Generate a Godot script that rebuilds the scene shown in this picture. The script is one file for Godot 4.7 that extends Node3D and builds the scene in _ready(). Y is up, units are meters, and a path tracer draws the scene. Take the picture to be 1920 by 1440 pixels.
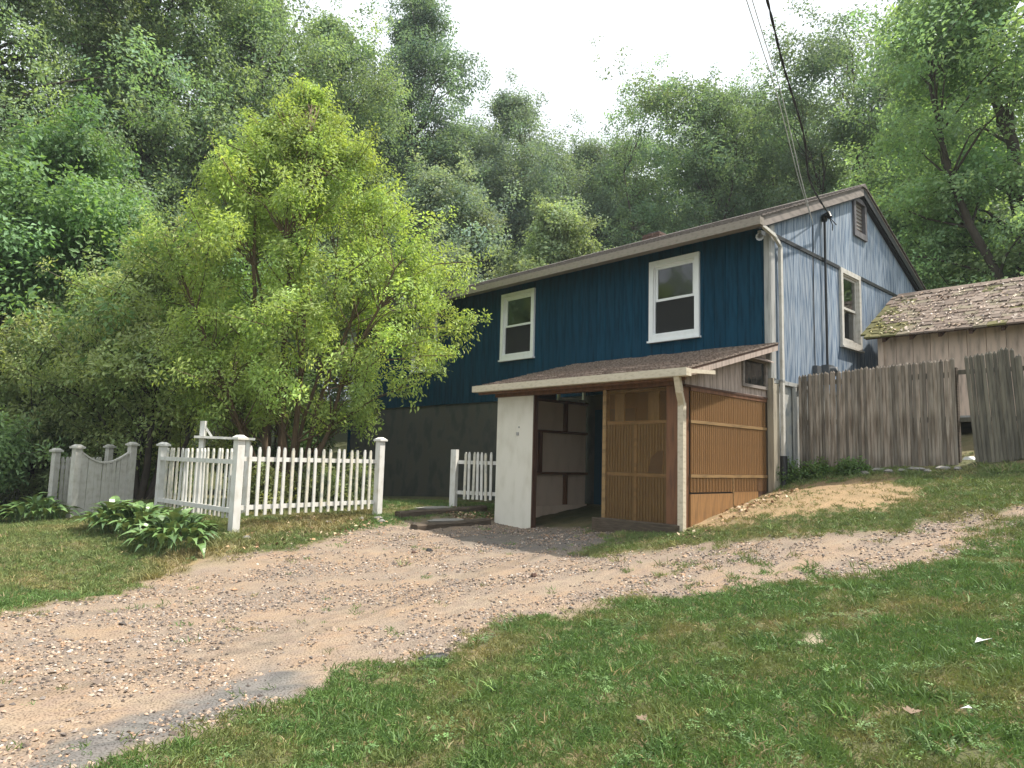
extends Node3D

# ------------------------------------------------------------------ place
const YAW := -0.82162                       # the house's own axes, turned from the world's
const HO := Vector3(3.839, 0.0, -10.308)    # the near corner of the house
var DRIVE := [-4.38,-4.80, -4.26,-5.28, -4.04,-5.77, -3.92,-6.39, -3.69,-7.12, -3.28,-7.99, -2.91,-8.64, -2.37,-9.55, -1.88,-10.78, -1.30,-11.29, -0.15,-11.56, 1.30,-9.73, 1.55,-8.89, 0.87,-8.39, 1.60,-8.29, 2.41,-7.88, 3.23,-7.73, 4.07,-7.67, 4.96,-7.48, 5.59,-7.23, 6.30,-6.98, 6.05,-6.44, 5.28,-6.77, 4.88,-6.72, 4.31,-6.34, 3.32,-6.07, 2.31,-6.10, 1.66,-6.18, 1.19,-6.39, 0.60,-6.11, -0.03,-5.80, -0.31,-5.47, -0.55,-5.15, -0.89,-4.94, -1.27,-4.54, -1.48,-4.14, -1.64,-3.69, -1.72,-3.41, -1.85,-3.07, -1.97,-2.67, -3.09,-2.99]
var GRAY := [-2.21,-3.14, -2.14,-3.52, -2.02,-4.00, -1.78,-4.48, -1.63,-4.98, -1.39,-4.93, -1.28,-4.73, -1.51,-4.20, -1.73,-3.72, -1.84,-3.35]
var GRAYB := [-0.87,-10.36, -0.02,-10.86, 1.40,-9.44, 1.58,-8.86, 0.70,-8.61, -0.14,-9.02, -0.73,-9.59]
var STRAW := [2.36,-9.06, 3.79,-10.14, 4.52,-9.88, 4.93,-9.25, 4.87,-8.66, 4.27,-8.26, 3.24,-8.67, 2.49,-8.79]
var BANK := [-3.38,-7.97, -2.96,-8.77, -2.41,-9.70, -1.92,-10.97, -2.24,-11.79, -2.86,-10.79, -3.51,-9.90, -3.53,-9.04, -3.70,-8.01, -3.75,-7.22]
var BARE := [1.97,-4.83, 2.13,-4.96, 2.18,-4.79, 2.08,-4.59, 1.95,-4.61]
var YARD := [-3.38,-11.45, -3.77,-19.70, -1.49,-18.90, -0.93,-11.90, -1.95,-11.17]
const TP := [-0.19,-11.41,-0.07812, 0.79,-10.07,0.01409, 2.19,-8.85,0.00843, 2.93,-9.53,-0.00055, 3.91,-10.24,-0.06440, -4.40,-19.17,-0.00864, -2.22,-16.83,0.00099, 0.21,-13.77,-0.01900, 4.56,-10.71,0.05540, 5.92,-9.24,-0.00660, 7.22,-7.99,-0.01044, 8.92,-6.16,0.04928, -3.56,-9.24,0.03039, -2.08,-11.31,-0.02534, -0.93,-11.96,0.09523, -5.37,-10.95,0.00040, -6.62,-10.72,-0.03264, -6.38,-11.78,0.01893, 0.00,0.00,-0.00103, 0.05,-3.50,-0.01696, -2.22,-3.27,0.02946, 2.03,-2.85,0.02731, 3.09,-4.30,0.00973, 4.82,-6.64,-0.00034, 4.21,-7.50,-0.03021, 3.57,-8.69,0.05523, 2.73,-6.66,-0.00215, 1.79,-8.00,-0.02449, 0.06,-7.00,0.01575, -1.48,-7.96,-0.00890, -2.14,-6.45,0.00054, -1.41,-4.38,-0.03045, -4.01,-5.74,0.01755, -3.92,-7.54,-0.04161, -6.15,-8.64,0.03023, 0.20,-4.95,0.00748, 1.81,-4.45,-0.01487, -3.00,0.00,0.00196, 3.00,0.00,-0.01379, 0.00,4.00,0.00142, -8.00,2.00,-0.00543, 8.00,1.00,0.00975, -10.00,-6.00,-0.00887, 9.00,-4.00,-0.03749, -11.00,-14.00,0.00192, -16.00,-18.00,-0.00238, -20.00,-8.00,0.00298, -8.00,-20.00,0.00610, -4.00,-24.00,-0.00657, 4.00,-24.00,0.00163, 12.00,-18.00,0.00089, 14.00,-9.00,-0.00626, 20.00,-16.00,0.00128, -30.00,-30.00,-0.00009, 0.00,-36.00,0.00305, 25.00,-34.00,-0.00084, -30.00,0.00,0.00050, 28.00,0.00,-0.00008, 0.00,20.00,0.00056, -25.00,20.00,-0.00035, 25.00,20.00,-0.00011, -45.00,-60.00,-0.00083, 0.00,-65.00,0.00053, 45.00,-60.00,-0.00018, -60.00,-25.00,0.00087, 60.00,-25.00,0.00018]
const TA := [-5.74649,0.04056,-0.08006]

var rng := RandomNumberGenerator.new()
var HX := Vector3(cos(YAW), 0, -sin(YAW))
var HZ := Vector3(sin(YAW), 0, cos(YAW))
var mats := {}
var names := {}

func hw(x: float, y: float, z: float) -> Vector3:   # house axes -> world
	return HO + HX * x + HZ * z + Vector3(0, y, 0)

func ground_at(x: float, z: float) -> float:
	var h: float = TA[0] + TA[1] * x + TA[2] * z
	for i in range(0, TP.size(), 3):
		var dx: float = x - TP[i]
		var dz: float = z - TP[i + 1]
		var r2 := dx * dx + dz * dz
		if r2 > 1e-9:
			h += TP[i + 2] * 0.5 * r2 * log(r2)
	return h

# ------------------------------------------------------------------ meshes
class MB:
	var v := PackedVector3Array()
	var n := PackedVector3Array()
	var c := PackedColorArray()
	var use_c := false
	var col := Color.WHITE
	func tri(a: Vector3, b: Vector3, d: Vector3, nn: Vector3):
		if (b - a).cross(d - a).dot(nn) > 0:      # faces run clockwise
			v.append(a); v.append(d); v.append(b)
		else:
			v.append(a); v.append(b); v.append(d)
		n.append(nn); n.append(nn); n.append(nn)
		if use_c:
			c.append(col); c.append(col); c.append(col)
	func face(pts: Array, mid: Vector3):
		var nn: Vector3 = (pts[1] - pts[0]).cross(pts[2] - pts[0])
		if nn.length_squared() < 1e-14:
			return
		nn = nn.normalized()
		var cen := Vector3.ZERO
		for p in pts:
			cen += p
		cen /= pts.size()
		var out := nn.dot(cen - mid) > 0
		if not out:
			nn = -nn
		for i in range(1, pts.size() - 1):
			if out:
				tri(pts[0], pts[i + 1], pts[i], nn)
			else:
				tri(pts[0], pts[i], pts[i + 1], nn)
	func loft(a: Array, b: Array):           # a convex solid between two outlines
		var mid := Vector3.ZERO
		for p in a: mid += p
		for p in b: mid += p
		mid /= (a.size() + b.size())
		face(a, mid); face(b, mid)
		for i in a.size():
			var j := (i + 1) % a.size()
			face([a[i], a[j], b[j], b[i]], mid)
	func box(x0, x1, y0, y1, z0, z1):
		loft([Vector3(x0, y0, z0), Vector3(x1, y0, z0), Vector3(x1, y0, z1), Vector3(x0, y0, z1)], [Vector3(x0, y1, z0), Vector3(x1, y1, z0), Vector3(x1, y1, z1), Vector3(x0, y1, z1)])
	func pz(pts: Array, z0: float, z1: float):   # outline in (x, y), through z
		var a := []
		var b := []
		for p in pts:
			a.append(Vector3(p.x, p.y, z0)); b.append(Vector3(p.x, p.y, z1))
		loft(a, b)
	func px(pts: Array, x0: float, x1: float):   # outline in (z, y), through x
		var a := []
		var b := []
		for p in pts:
			a.append(Vector3(x0, p.y, p.x)); b.append(Vector3(x1, p.y, p.x))
		loft(a, b)
	func beam(a: Vector3, b: Vector3, w: float, h: float, up := Vector3.UP):
		var d := (b - a).normalized()
		var s := d.cross(up).normalized() * w * 0.5
		var u := s.cross(d).normalized() * h * 0.5
		loft([a - s - u, a + s - u, a + s + u, a - s + u], [b - s - u, b + s - u, b + s + u, b - s + u])
	func tube(p: Array, r: Array, sides := 6):
		var rings := []
		var ref := Vector3(0.31, 0.2, 0.93)
		for i in p.size():
			var d: Vector3 = (p[min(i + 1, p.size() - 1)] - p[max(i - 1, 0)]).normalized()
			var s := d.cross(ref).normalized()
			var t := d.cross(s)
			var ring := []
			for k in sides:
				var a := TAU * k / sides
				ring.append(s * cos(a) + t * sin(a))
			rings.append(ring)
		for i in p.size() - 1:
			for k in sides:
				var k2 := (k + 1) % sides
				var n0: Vector3 = rings[i][k]
				var n1: Vector3 = rings[i][k2]
				var n2: Vector3 = rings[i + 1][k2]
				var n3: Vector3 = rings[i + 1][k]
				var a: Vector3 = p[i] + n0 * r[i]
				var b: Vector3 = p[i] + n1 * r[i]
				var c2: Vector3 = p[i + 1] + n2 * r[i + 1]
				var d2: Vector3 = p[i + 1] + n3 * r[i + 1]
				for q in [[a, n0], [c2, n2], [b, n1], [a, n0], [d2, n3], [c2, n2]]:
					v.append(q[0]); n.append(q[1])
					if use_c: c.append(col)
	func mesh() -> ArrayMesh:
		var arr := []
		arr.resize(Mesh.ARRAY_MAX)
		arr[Mesh.ARRAY_VERTEX] = v
		arr[Mesh.ARRAY_NORMAL] = n
		if use_c: arr[Mesh.ARRAY_COLOR] = c
		var m := ArrayMesh.new()
		m.add_surface_from_arrays(Mesh.PRIMITIVE_TRIANGLES, arr)
		return m

func numbered(s: String) -> String:
	if not names.has(s):
		names[s] = 0
		return s
	names[s] += 1
	return "%s_%03d" % [s, names[s]]

func thing(called: String, label: String, category: String, at: Vector3, turn := 0.0, group := "") -> Node3D:
	var o := Node3D.new()
	o.name = numbered(called)
	add_child(o)
	o.position = at
	o.rotation.y = turn
	meta(o, label, category, group)
	return o

func meta(o: Node, label: String, category: String, group := "", kind := ""):
	if label: o.set_meta("label", label)
	if category: o.set_meta("category", category)
	if group: o.set_meta("group", group)
	if kind: o.set_meta("kind", kind)

func part(called: String, m, mat: Material, parent: Node, at := Vector3.ZERO, turn := Vector3.ZERO) -> MeshInstance3D:
	var o := MeshInstance3D.new()
	o.name = called
	o.mesh = m.mesh() if m is MB else m
	o.material_override = mat
	parent.add_child(o, true)
	o.position = at
	o.rotation = turn
	return o

func bbox(x0, x1, y0, y1, z0, z1) -> MB:
	var m := MB.new()
	m.box(x0, x1, y0, y1, z0, z1)
	return m

# ------------------------------------------------------------------ materials
func noise_tex(sd: int, freq: float, w: int, h: int, stops: Array, cols: Array, octaves := 4, kind := FastNoiseLite.TYPE_SIMPLEX_SMOOTH) -> ImageTexture:
	var f := FastNoiseLite.new()
	f.seed = sd
	f.noise_type = kind
	f.frequency = freq
	f.fractal_octaves = octaves
	var src := f.get_seamless_image(w, h)
	src.convert(Image.FORMAT_L8)
	var d := src.get_data()
	var g := Gradient.new()
	g.offsets = PackedFloat32Array(stops)
	var pc := PackedColorArray()
	for q in cols:
		pc.append(q.linear_to_srgb())
	g.colors = pc
	var lut := []
	for i in 256:
		var q := g.sample(i / 255.0)
		lut.append([q.r8, q.g8, q.b8])
	var out := PackedByteArray()
	out.resize(w * h * 3)
	for i in w * h:
		var l: Array = lut[d[i]]
		out[i * 3] = l[0]; out[i * 3 + 1] = l[1]; out[i * 3 + 2] = l[2]
	var im := Image.create_from_data(w, h, false, Image.FORMAT_RGB8, out)
	im.generate_mipmaps()
	return ImageTexture.create_from_image(im)

func lin(r: float, g: float, b: float) -> Color:
	return Color(r, g, b)

func mat(r: float, g: float, b: float, rough := 0.8, tex: Texture2D = null, scale := Vector3.ONE, world := false, bump := 0.0) -> StandardMaterial3D:
	var m := StandardMaterial3D.new()
	m.albedo_color = Color(r, g, b).linear_to_srgb()
	m.roughness = rough
	if tex:
		m.albedo_texture = tex
		m.uv1_triplanar = true
		m.uv1_world_triplanar = world
		m.uv1_scale = scale
		if bump > 0.0:
			m.heightmap_enabled = true
			m.heightmap_texture = tex
			m.heightmap_scale = bump
	return m

func make_materials():
	var W := Color.WHITE
	# stains, grain and weathering, each a pattern of its own
	var grain := noise_tex(11, 0.018, 256, 256, [0.0, 0.4, 0.6, 1.0], [lin(.5, .5, .5), lin(.8, .8, .8), lin(.95, .95, .95), lin(1, 1, 1)], 5)
	var fine := noise_tex(12, 0.06, 256, 256, [0.0, 0.5, 1.0], [lin(.62, .62, .62), lin(.86, .86, .86), lin(1, 1, 1)], 3)
	var worn := noise_tex(13, 0.02, 512, 512, [0.0, 0.3, 0.44, 0.55, 0.7, 1.0], [lin(.05, .09, .15), lin(.13, .20, .28), lin(.30, .36, .42), lin(.46, .49, .51), lin(.56, .56, .56), lin(.40, .44, .49)], 5)
	var stain := noise_tex(14, 0.012, 512, 512, [0.0, 0.35, 0.5, 0.62, 1.0], [lin(.5, .55, .55), lin(.75, .76, .74), lin(1, .97, .9), lin(1.0, .95, .85), lin(1, .92, .8)], 5)
	var grey_wood := noise_tex(15, 0.025, 256, 512, [0.0, 0.35, 0.55, 0.75, 1.0], [lin(.11, .08, .058), lin(.20, .16, .12), lin(.28, .235, .19), lin(.38, .325, .265), lin(.23, .15, .095)], 5)
	var dark_wood := noise_tex(16, 0.025, 256, 512, [0.0, 0.35, 0.6, 1.0], [lin(.06, .055, .043), lin(.12, .11, .085), lin(.19, .17, .13), lin(.14, .13, .09)], 5)
	var shingle := noise_tex(17, 0.05, 256, 256, [0.0, 0.4, 0.6, 1.0], [lin(.07, .055, .05), lin(.14, .115, .1), lin(.2, .17, .15), lin(.27, .24, .21)], 5)
	var tin := noise_tex(18, 0.03, 256, 256, [0.0, 0.4, 0.7, 1.0], [lin(.7, .68, .62), lin(.93, .92, .9), lin(1, 1, 1), lin(1, 1, 1)], 4)
	var soft := noise_tex(19, 0.012, 256, 256, [0.0, 0.35, 0.6, 1.0], [lin(.86, .85, .82), lin(.95, .95, .94), lin(1, 1, 1), lin(1, 1, 1)], 5)
	var clean := noise_tex(20, 0.02, 256, 256, [0.0, 0.35, 1.0], [lin(.88, .89, .88), lin(.97, .97, .97), lin(1, 1, 1)], 4)
	mats.blue = []
	for k in 4:
		var t: float = [0.92, 1.0, 1.08, 0.97][k]
		mats.blue.append(mat(.006 * t, .046 * t, .083 * t, .8, grain, Vector3(2.3, .25, 2.3)))
		mats.blue[k].metallic_specular = .18
	mats.worn = []
	for k in 4:
		var t: float = [0.9, 1.0, 1.12, 0.97][k]
		var m := mat(.51 * t, .575 * t, .66 * t, .78, worn, Vector3(3.1, .13, 3.1))
		m.uv1_offset = Vector3(k * .17, k * .31, k * .23)
		mats.worn.append(m)
	mats.charcoal = mat(.082, .082, .079, .85, stain, Vector3(.35, .22, .35), false, .6)
	mats.pale_concrete = mat(.349, .365, .373, .85, stain, Vector3(.5, .35, .5))
	mats.white = mat(.80, .81, .81, .45, clean, Vector3(.8, .8, .8))
	mats.picket = mat(.614, .606, .573, .6, tin, Vector3(1.3, .6, 1.3), true)
	mats.picket_old = mat(.56, .55, .50, .7, stain, Vector3(1.9, 1.2, 1.9), true)
	mats.old_white = mat(.498, .481, .440, .7, tin, Vector3(1.6, 1.0, 1.6), true)
	mats.trim_grey = mat(.349, .349, .332, .7, grain, Vector3(2, .3, 2))
	mats.cream = mat(.66, .63, .555, .75, soft, Vector3(1.1, .5, 1.1))
	mats.corner_cream = mat(.349, .307, .232, .75, grain, Vector3(2, .3, 2))
	mats.gutter = mat(.241, .207, .170, .55, tin, Vector3(1.2, 2.4, 1.2))
	mats.porch_gutter = mat(.564, .498, .390, .5, tin, Vector3(1.2, 2.4, 1.2))
	mats.fascia = mat(.241, .207, .183, .75, grain, Vector3(.5, 2, .5))
	mats.vent_paint = mat(.124, .116, .124, .7, grain, Vector3(2, .3, 2))
	mats.panel_inside = mat(.66, .52, .40, .8, soft, Vector3(1, .4, 1))
	mats.black_trim = mat(.010, .011, .013, .6)
	mats.black = mat(.012, .012, .013, .45)
	mats.brown = mat(.166, .071, .030, .65, grain, Vector3(3, .4, 3))
	mats.brown_dark = mat(.075, .033, .017, .75, grain, Vector3(2, .5, 2))
	mats.slat = mat(.158, .108, .042, .7, grain, Vector3(5, .6, 5))
	mats.slat_side = mat(.28, .145, .05, .7, grain, Vector3(5, .6, 5))
	mats.rail = mat(.249, .154, .062, .65, grain, Vector3(.6, 3, .6))
	mats.pinkish = mat(.415, .332, .282, .8, grain, Vector3(3, .4, 3))
	mats.shingle = []
	for k in 3:
		var t: float = [0.85, 1.0, 1.18][k]
		mats.shingle.append(mat(.70 * t, .70 * t, .70 * t, .95, shingle, Vector3(1.5, 1.5, 1.5)))
	mats.porch_shingle = mat(1.0, .9, .82, .95, shingle, Vector3(1.5, 1.5, 1.5))
	mats.shed_shingle = []
	for q in [[.16, .115, .088], [.19, .142, .11], [.22, .17, .135], [.135, .10, .078], [.18, .15, .10]]:
		mats.shed_shingle.append(mat(q[0], q[1], q[2], .95, fine, Vector3(2.5, 2.5, 2.5)))
	mats.moss = [mat(.091, .087, .025, 1.0, fine, Vector3(3, 3, 3)), mat(.124, .112, .037, 1.0, fine, Vector3(3, 3, 3))]
	mats.shed_board = []
	for k in 3:
		var t: float = [0.92, 1.0, 1.07][k]
		mats.shed_board.append(mat(.68 * t, .53 * t, .42 * t, .85, grain, Vector3(2, .35, 2)))
	mats.stockade = []
	mats.stockade_dark = []
	for k in 5:
		var t: float = [0.8, 0.92, 1.0, 1.12, 1.25][k]
		var m1 := mat(min(1, .78 * t), min(1, .78 * t), min(1, .78 * t), .9, grey_wood, Vector3(4.0, .16, 4.0), true)
		m1.albedo_color = Color(min(1.0, t * .93), min(1.0, t * .94), min(1.0, t * .94))
		mats.stockade.append(m1)
		mats.stockade_dark.append(mat(min(1, .78 * t), min(1, .78 * t), min(1, .78 * t), .9, dark_wood, Vector3(4.0, .16, 4.0), true))
	mats.tie = mat(.071, .058, .046, .9, grey_wood, Vector3(1, 3, 1), true)
	mats.tie.albedo_color = Color(.55, .52, .48)
	mats.stone = mat(.249, .232, .207, .9, fine, Vector3(3, 3, 3), true)
	mats.bark = mat(.079, .062, .048, .95, grain, Vector3(2, .5, 2), true)
	mats.bark_warm = mat(.133, .087, .050, .9, grain, Vector3(4, .8, 4), true)
	mats.brick = mat(.124, .071, .054, .9, fine, Vector3(4, 4, 4))
	mats.meter = mat(.066, .071, .075, .5)
	mats.metal = mat(.457, .465, .473, .4)
	var g := StandardMaterial3D.new()
	g.albedo_color = Color(.10, .12, .11, .22)
	g.transparency = BaseMaterial3D.TRANSPARENCY_ALPHA
	g.roughness = 0.03
	g.metallic_specular = 0.8
	mats.glass = g
	var s := StandardMaterial3D.new()
	s.albedo_color = Color(.16, .16, .155, .80)
	s.transparency = BaseMaterial3D.TRANSPARENCY_ALPHA
	s.roughness = 0.95
	mats.screen = s
	var b := StandardMaterial3D.new()
	b.albedo_color = Color(.47, .34, .18, .23)
	b.transparency = BaseMaterial3D.TRANSPARENCY_ALPHA
	b.roughness = 0.95
	mats.bronze_screen = b
	mats.room = mat(.249, .241, .224, .9)
	mats.door_blue = mat(.006, .05, .08, .6)
	mats.dry_leaf = mat(.15, .105, .07, .9)
	mats.paper = mat(.622, .631, .631, .8)

func leaf_mat(back := 0.55) -> StandardMaterial3D:
	var m := StandardMaterial3D.new()
	m.albedo_color = Color.WHITE
	m.vertex_color_use_as_albedo = true
	m.roughness = 0.62
	m.backlight_enabled = true
	m.backlight = Color(back, back, back * .7)
	m.cull_mode = BaseMaterial3D.CULL_DISABLED
	return m

# ------------------------------------------------------------------ foliage
func sprig(n: int, r: float, ll: float, lw: float, sd: int, flat := 0.85) -> ArrayMesh:
	var q := RandomNumberGenerator.new()
	q.seed = sd
	var m := MB.new()
	for i in n:
		var a := i * 2.39996 + q.randf_range(-.5, .5)
		var dir := Vector3(cos(a), 0, sin(a))
		var at := Vector3(0, r * (float(i) / n - .35) * 1.1, 0) + dir * r * q.randf_range(.05, .75)
		var ld := (dir + Vector3(q.randf_range(-.5, .5), q.randf_range(-.55, .45), q.randf_range(-.5, .5))).normalized()
		var up := (Vector3.UP + Vector3(q.randfn() * flat, q.randfn() * .3, q.randfn() * flat)).normalized()
		var s := ld.cross(up).normalized()
		up = s.cross(ld).normalized()
		var k := q.randf_range(.75, 1.25)
		var tip := at + ld * ll * k - up * ll * .12
		var e1 := at + ld * ll * k * .48 + s * lw * k * .5 + up * lw * .16
		var e2 := at + ld * ll * k * .48 - s * lw * k * .5 + up * lw * .16
		var mid := at + ld * ll * k * .5
		m.tri(at, e1, tip, ((e1 - at).cross(tip - at)).normalized() * -1.0)
		m.tri(at, tip, e2, ((tip - at).cross(e2 - at)).normalized() * -1.0)
	return m.mesh()

func push(buf: PackedFloat32Array, i: int, b: Basis, o: Vector3, c: Color):
	var k := i * 16
	buf[k] = b.x.x; buf[k + 1] = b.y.x; buf[k + 2] = b.z.x; buf[k + 3] = o.x
	buf[k + 4] = b.x.y; buf[k + 5] = b.y.y; buf[k + 6] = b.z.y; buf[k + 7] = o.y
	buf[k + 8] = b.x.z; buf[k + 9] = b.y.z; buf[k + 10] = b.z.z; buf[k + 11] = o.z
	buf[k + 12] = c.r; buf[k + 13] = c.g; buf[k + 14] = c.b; buf[k + 15] = 1.0

func scatter(called: String, mesh: Mesh, m: Material, list: Array, parent: Node) -> MultiMeshInstance3D:
	# list holds Basis, Vector3, Color, one after the other
	var n := list.size() / 3
	var buf := PackedFloat32Array()
	buf.resize(n * 16)
	for i in n:
		push(buf, i, list[i * 3], list[i * 3 + 1], list[i * 3 + 2])
	var mm := MultiMesh.new()
	mm.transform_format = MultiMesh.TRANSFORM_3D
	mm.use_colors = true
	mm.mesh = mesh
	mm.instance_count = n
	mm.buffer = buf
	var o := MultiMeshInstance3D.new()
	o.name = called
	o.multimesh = mm
	o.material_override = m
	parent.add_child(o, true)
	o.set_meta("kind", "stuff")
	return o

func lean(up: Vector3, turn: float, s: float) -> Basis:
	up = up.normalized()
	var x := up.cross(Vector3(cos(turn), .1, sin(turn))).normalized()
	var z := x.cross(up).normalized()
	return Basis(x * s, up * s, z * s)

func tinted(c: Color, spread: float) -> Color:
	var t := 1.0 + rng.randfn() * spread
	t = clamp(t, .45, 1.7)
	var w := rng.randfn() * spread * .22
	return Color(max(.004, c.r * t * (1.0 + w)), max(.004, c.g * t), max(.004, c.b * t * (1.0 - w)))

# profile: pairs (height share, radius share)
func profile(p: Array, t: float) -> float:
	for i in range(0, p.size() - 2, 2):
		if t <= p[i + 2]:
			return lerp(float(p[i + 1]), float(p[i + 3]), (t - p[i]) / max(1e-4, p[i + 2] - p[i]))
	return p[p.size() - 1]

func plant(o: Node3D, stems: Array, prof: Array, y0: float, y1: float, rad: Vector2, nclump: int, crad: Vector2, per: int, mesh: Mesh, m: Material, col: Color, bark: Material, flat := .62, size := Vector2(.75, 1.3), shift := Vector3.ZERO, bumps := 0.25):
	# stems: arrays of points from the base up. Crown between y0 and y1, all in the plant's own axes
	var wood := MB.new()
	for s in stems:
		var r := []
		for i in s.p.size():
			r.append(s.r * pow(1.0 - float(i) / (s.p.size() - .6), .85) + .012)
		wood.tube(s.p, r, 7)
	var lobes := FastNoiseLite.new()
	lobes.seed = rng.randi() % 100000
	lobes.frequency = .9
	var list := []
	var lobe := []
	for k in int(nclump / 8.0) + 3:
		var t := (k + rng.randf()) / (int(nclump / 8.0) + 3.0)
		var a := k * 2.39996 + rng.randfn() * .5
		lobe.append([t, a, rng.randf_range(.55, 1.12)])
	for k in nclump:
		var lb: Array = lobe[rng.randi() % lobe.size()] if bumps > .2 else [pow(rng.randf(), .9), rng.randf() * TAU, 1.0]
		var t: float = clamp(lb[0] + rng.randfn() * .075, 0.0, 1.0)
		var a: float = lb[1] + rng.randfn() * .55
		var dir := Vector3(cos(a), 0, sin(a))
		var R: float = profile(prof, t) * lerp(1.0, lb[2], bumps * 2.2) * (1.0 + bumps * 1.6 * lobes.get_noise_3d(dir.x * 1.3, t * 2.2, dir.z * 1.3))
		var rr := pow(rng.randf_range(.12, 1.0), .42)
		var cr := rng.randf_range(crad.x, crad.y) * (.7 + .5 * rr * R)
		var y: float = lerp(y0, y1, t)
		var cen: Vector3 = Vector3(dir.x * rad.x, 0, dir.z * rad.y) * max(.05, R * rr - .12) + Vector3(0, y, 0) + shift * (1.0 - absf(t - .3))
		# a limb from the nearest stem
		var best: Dictionary = stems[0]
		var bi := 0
		var bd := 1e9
		for s in stems:
			for i in range(1, s.p.size()):
				var q: Vector3 = s.p[i]
				if q.y > cen.y - .15 * (y1 - y0) * .5 and i > 1:
					continue
				var d := q.distance_to(cen)
				if d < bd:
					bd = d; bi = i; best = s
		var st: Vector3 = best.p[bi]
		var mid := st.lerp(cen, .5) + Vector3(rng.randfn() * .08, .10, rng.randfn() * .08) * bd
		var r0: float = best.r * .32 * pow(1.0 - float(bi) / best.p.size(), .5) + .006
		wood.tube([st, st.lerp(mid, .6) + Vector3(rng.randfn(), rng.randfn(), rng.randfn()) * bd * .03, mid, cen], [r0, r0 * .75, r0 * .5, .006], 5)
		var ctint := tinted(col, .16)
		for j in per:
			var d := Vector3(rng.randfn(), rng.randfn() * .9 + .15, rng.randfn()).normalized()
			var rad2 := cr * pow(rng.randf(), .38)
			var p: Vector3 = cen + Vector3(d.x, d.y * flat, d.z) * rad2
			var up := (d * .6 + dir * .3 + Vector3.UP * .5 + Vector3(rng.randfn(), rng.randfn(), rng.randfn()) * .4)
			list.append(lean(up, rng.randf() * TAU, rng.randf_range(size.x, size.y)))
			list.append(p)
			list.append(tinted(ctint, .17))
		# a shoot that leaves the clump, so that the outline stays ragged
		if rng.randf() < .75:
			var sd := (dir * rng.randf_range(.2, 1.0) + Vector3(rng.randfn() * .4, rng.randf_range(-.15, 1.1), rng.randfn() * .4)).normalized()
			var sl: float = cr * rng.randf_range(1.2, 2.3)
			wood.tube([cen, cen + sd * sl * .6, cen + sd * sl], [.012, .008, .004], 3)
			for j in int(per * .28):
				var u := rng.randf_range(.5, 1.0)
				list.append(lean(sd * .5 + Vector3.UP * .4 + Vector3(rng.randfn(), rng.randfn(), rng.randfn()) * .5, rng.randf() * TAU, rng.randf_range(size.x, size.y) * .85))
				list.append(cen + sd * sl * u + Vector3(rng.randfn(), rng.randfn(), rng.randfn()) * cr * .16)
				list.append(tinted(ctint, .17))
	part("trunk", wood, bark, o)
	scatter("crown", mesh, m, list, o)

func stem(base: Vector3, top: Vector3, r: float, bend: float, n := 6) -> Dictionary:
	var p := []
	var w := Vector3.ZERO
	for i in n + 1:
		var t := float(i) / n
		p.append(base.lerp(top, t) + w * bend)
		w += Vector3(rng.randfn(), 0, rng.randfn())
	return {"p": p, "r": r}

# ------------------------------------------------------------------ ground
func inside(poly: Array, x: float, z: float) -> float:   # signed distance, positive inside
	var best := 1e9
	var inn := false
	var n := poly.size() / 2
	var j := n - 1
	for i in n:
		var ax: float = poly[i * 2]
		var az: float = poly[i * 2 + 1]
		var bx: float = poly[j * 2]
		var bz: float = poly[j * 2 + 1]
		if (az > z) != (bz > z) and x < (bx - ax) * (z - az) / (bz - az) + ax:
			inn = not inn
		var ex := bx - ax
		var ez := bz - az
		var t: float = clamp(((x - ax) * ex + (z - az) * ez) / (ex * ex + ez * ez), 0.0, 1.0)
		var dx := x - ax - ex * t
		var dz := z - az - ez * t
		best = min(best, dx * dx + dz * dz)
		j = i
	return sqrt(best) if inn else -sqrt(best)

var n1 := FastNoiseLite.new()
var n2 := FastNoiseLite.new()
var n3 := FastNoiseLite.new()

var cov := []

func cover_at(x: float, z: float) -> Dictionary:     # the same, looked up at the nearest ground vertex
	var i: int = gx.bsearch(x)
	var j: int = gz.bsearch(z)
	var k = cov[j * gx.size() + i] if j < gz.size() and i < gx.size() else null
	return k if k != null else cover(x, z)

func cover(x: float, z: float) -> Dictionary:
	# what the ground is made of here: bare gravel share, grey gravel, straw, dry bank
	var w := n1.get_noise_2d(x, z)
	var w2 := n2.get_noise_2d(x, z)
	var d: float = inside(DRIVE, x, z) + w * .34 + w2 * .2 - clamp((x - 1.5) * .04, 0, .09)
	var bare: float = clamp(d * 3.6 + .5, 0, 1)
	var gr: float = clamp((inside(GRAY, x, z) + w * .14 + w2 * .12) * 7.0 + .5, 0, 1)
	var gb: float = clamp((inside(GRAYB, x, z) + w * .3) * 2.0 + .5, 0, 1)
	var st: float = clamp((inside(STRAW, x, z) + .18 + w * .3 + w2 * .22) * 2.5 + .5, 0, 1)
	var bk: float = clamp((inside(BANK, x, z) + w * .4 + w2 * .2) * 2.0 + .4, 0, 1)
	var br: float = clamp((inside(BARE, x, z) + w * .06 + w2 * .05) * 18.0 + .4, 0, 1)
	return {"bare": bare, "gray": max(gr, gb * .7), "straw": st, "bank": bk, "hole": br}

func lines(a: float, b: float, fine: float, reach: float) -> PackedFloat32Array:
	var mid := []
	var x := a
	while x < b + fine * .5:
		mid.append(x)
		x += fine
	var s := fine
	var lo := []
	var y := a
	while y > -reach:
		s *= 1.35
		y -= s
		lo.push_front(y)
	s = fine
	y = mid[mid.size() - 1]
	var hi := []
	while y < reach:
		s *= 1.35
		y += s
		hi.append(y)
	return PackedFloat32Array(lo + mid + hi)

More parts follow.
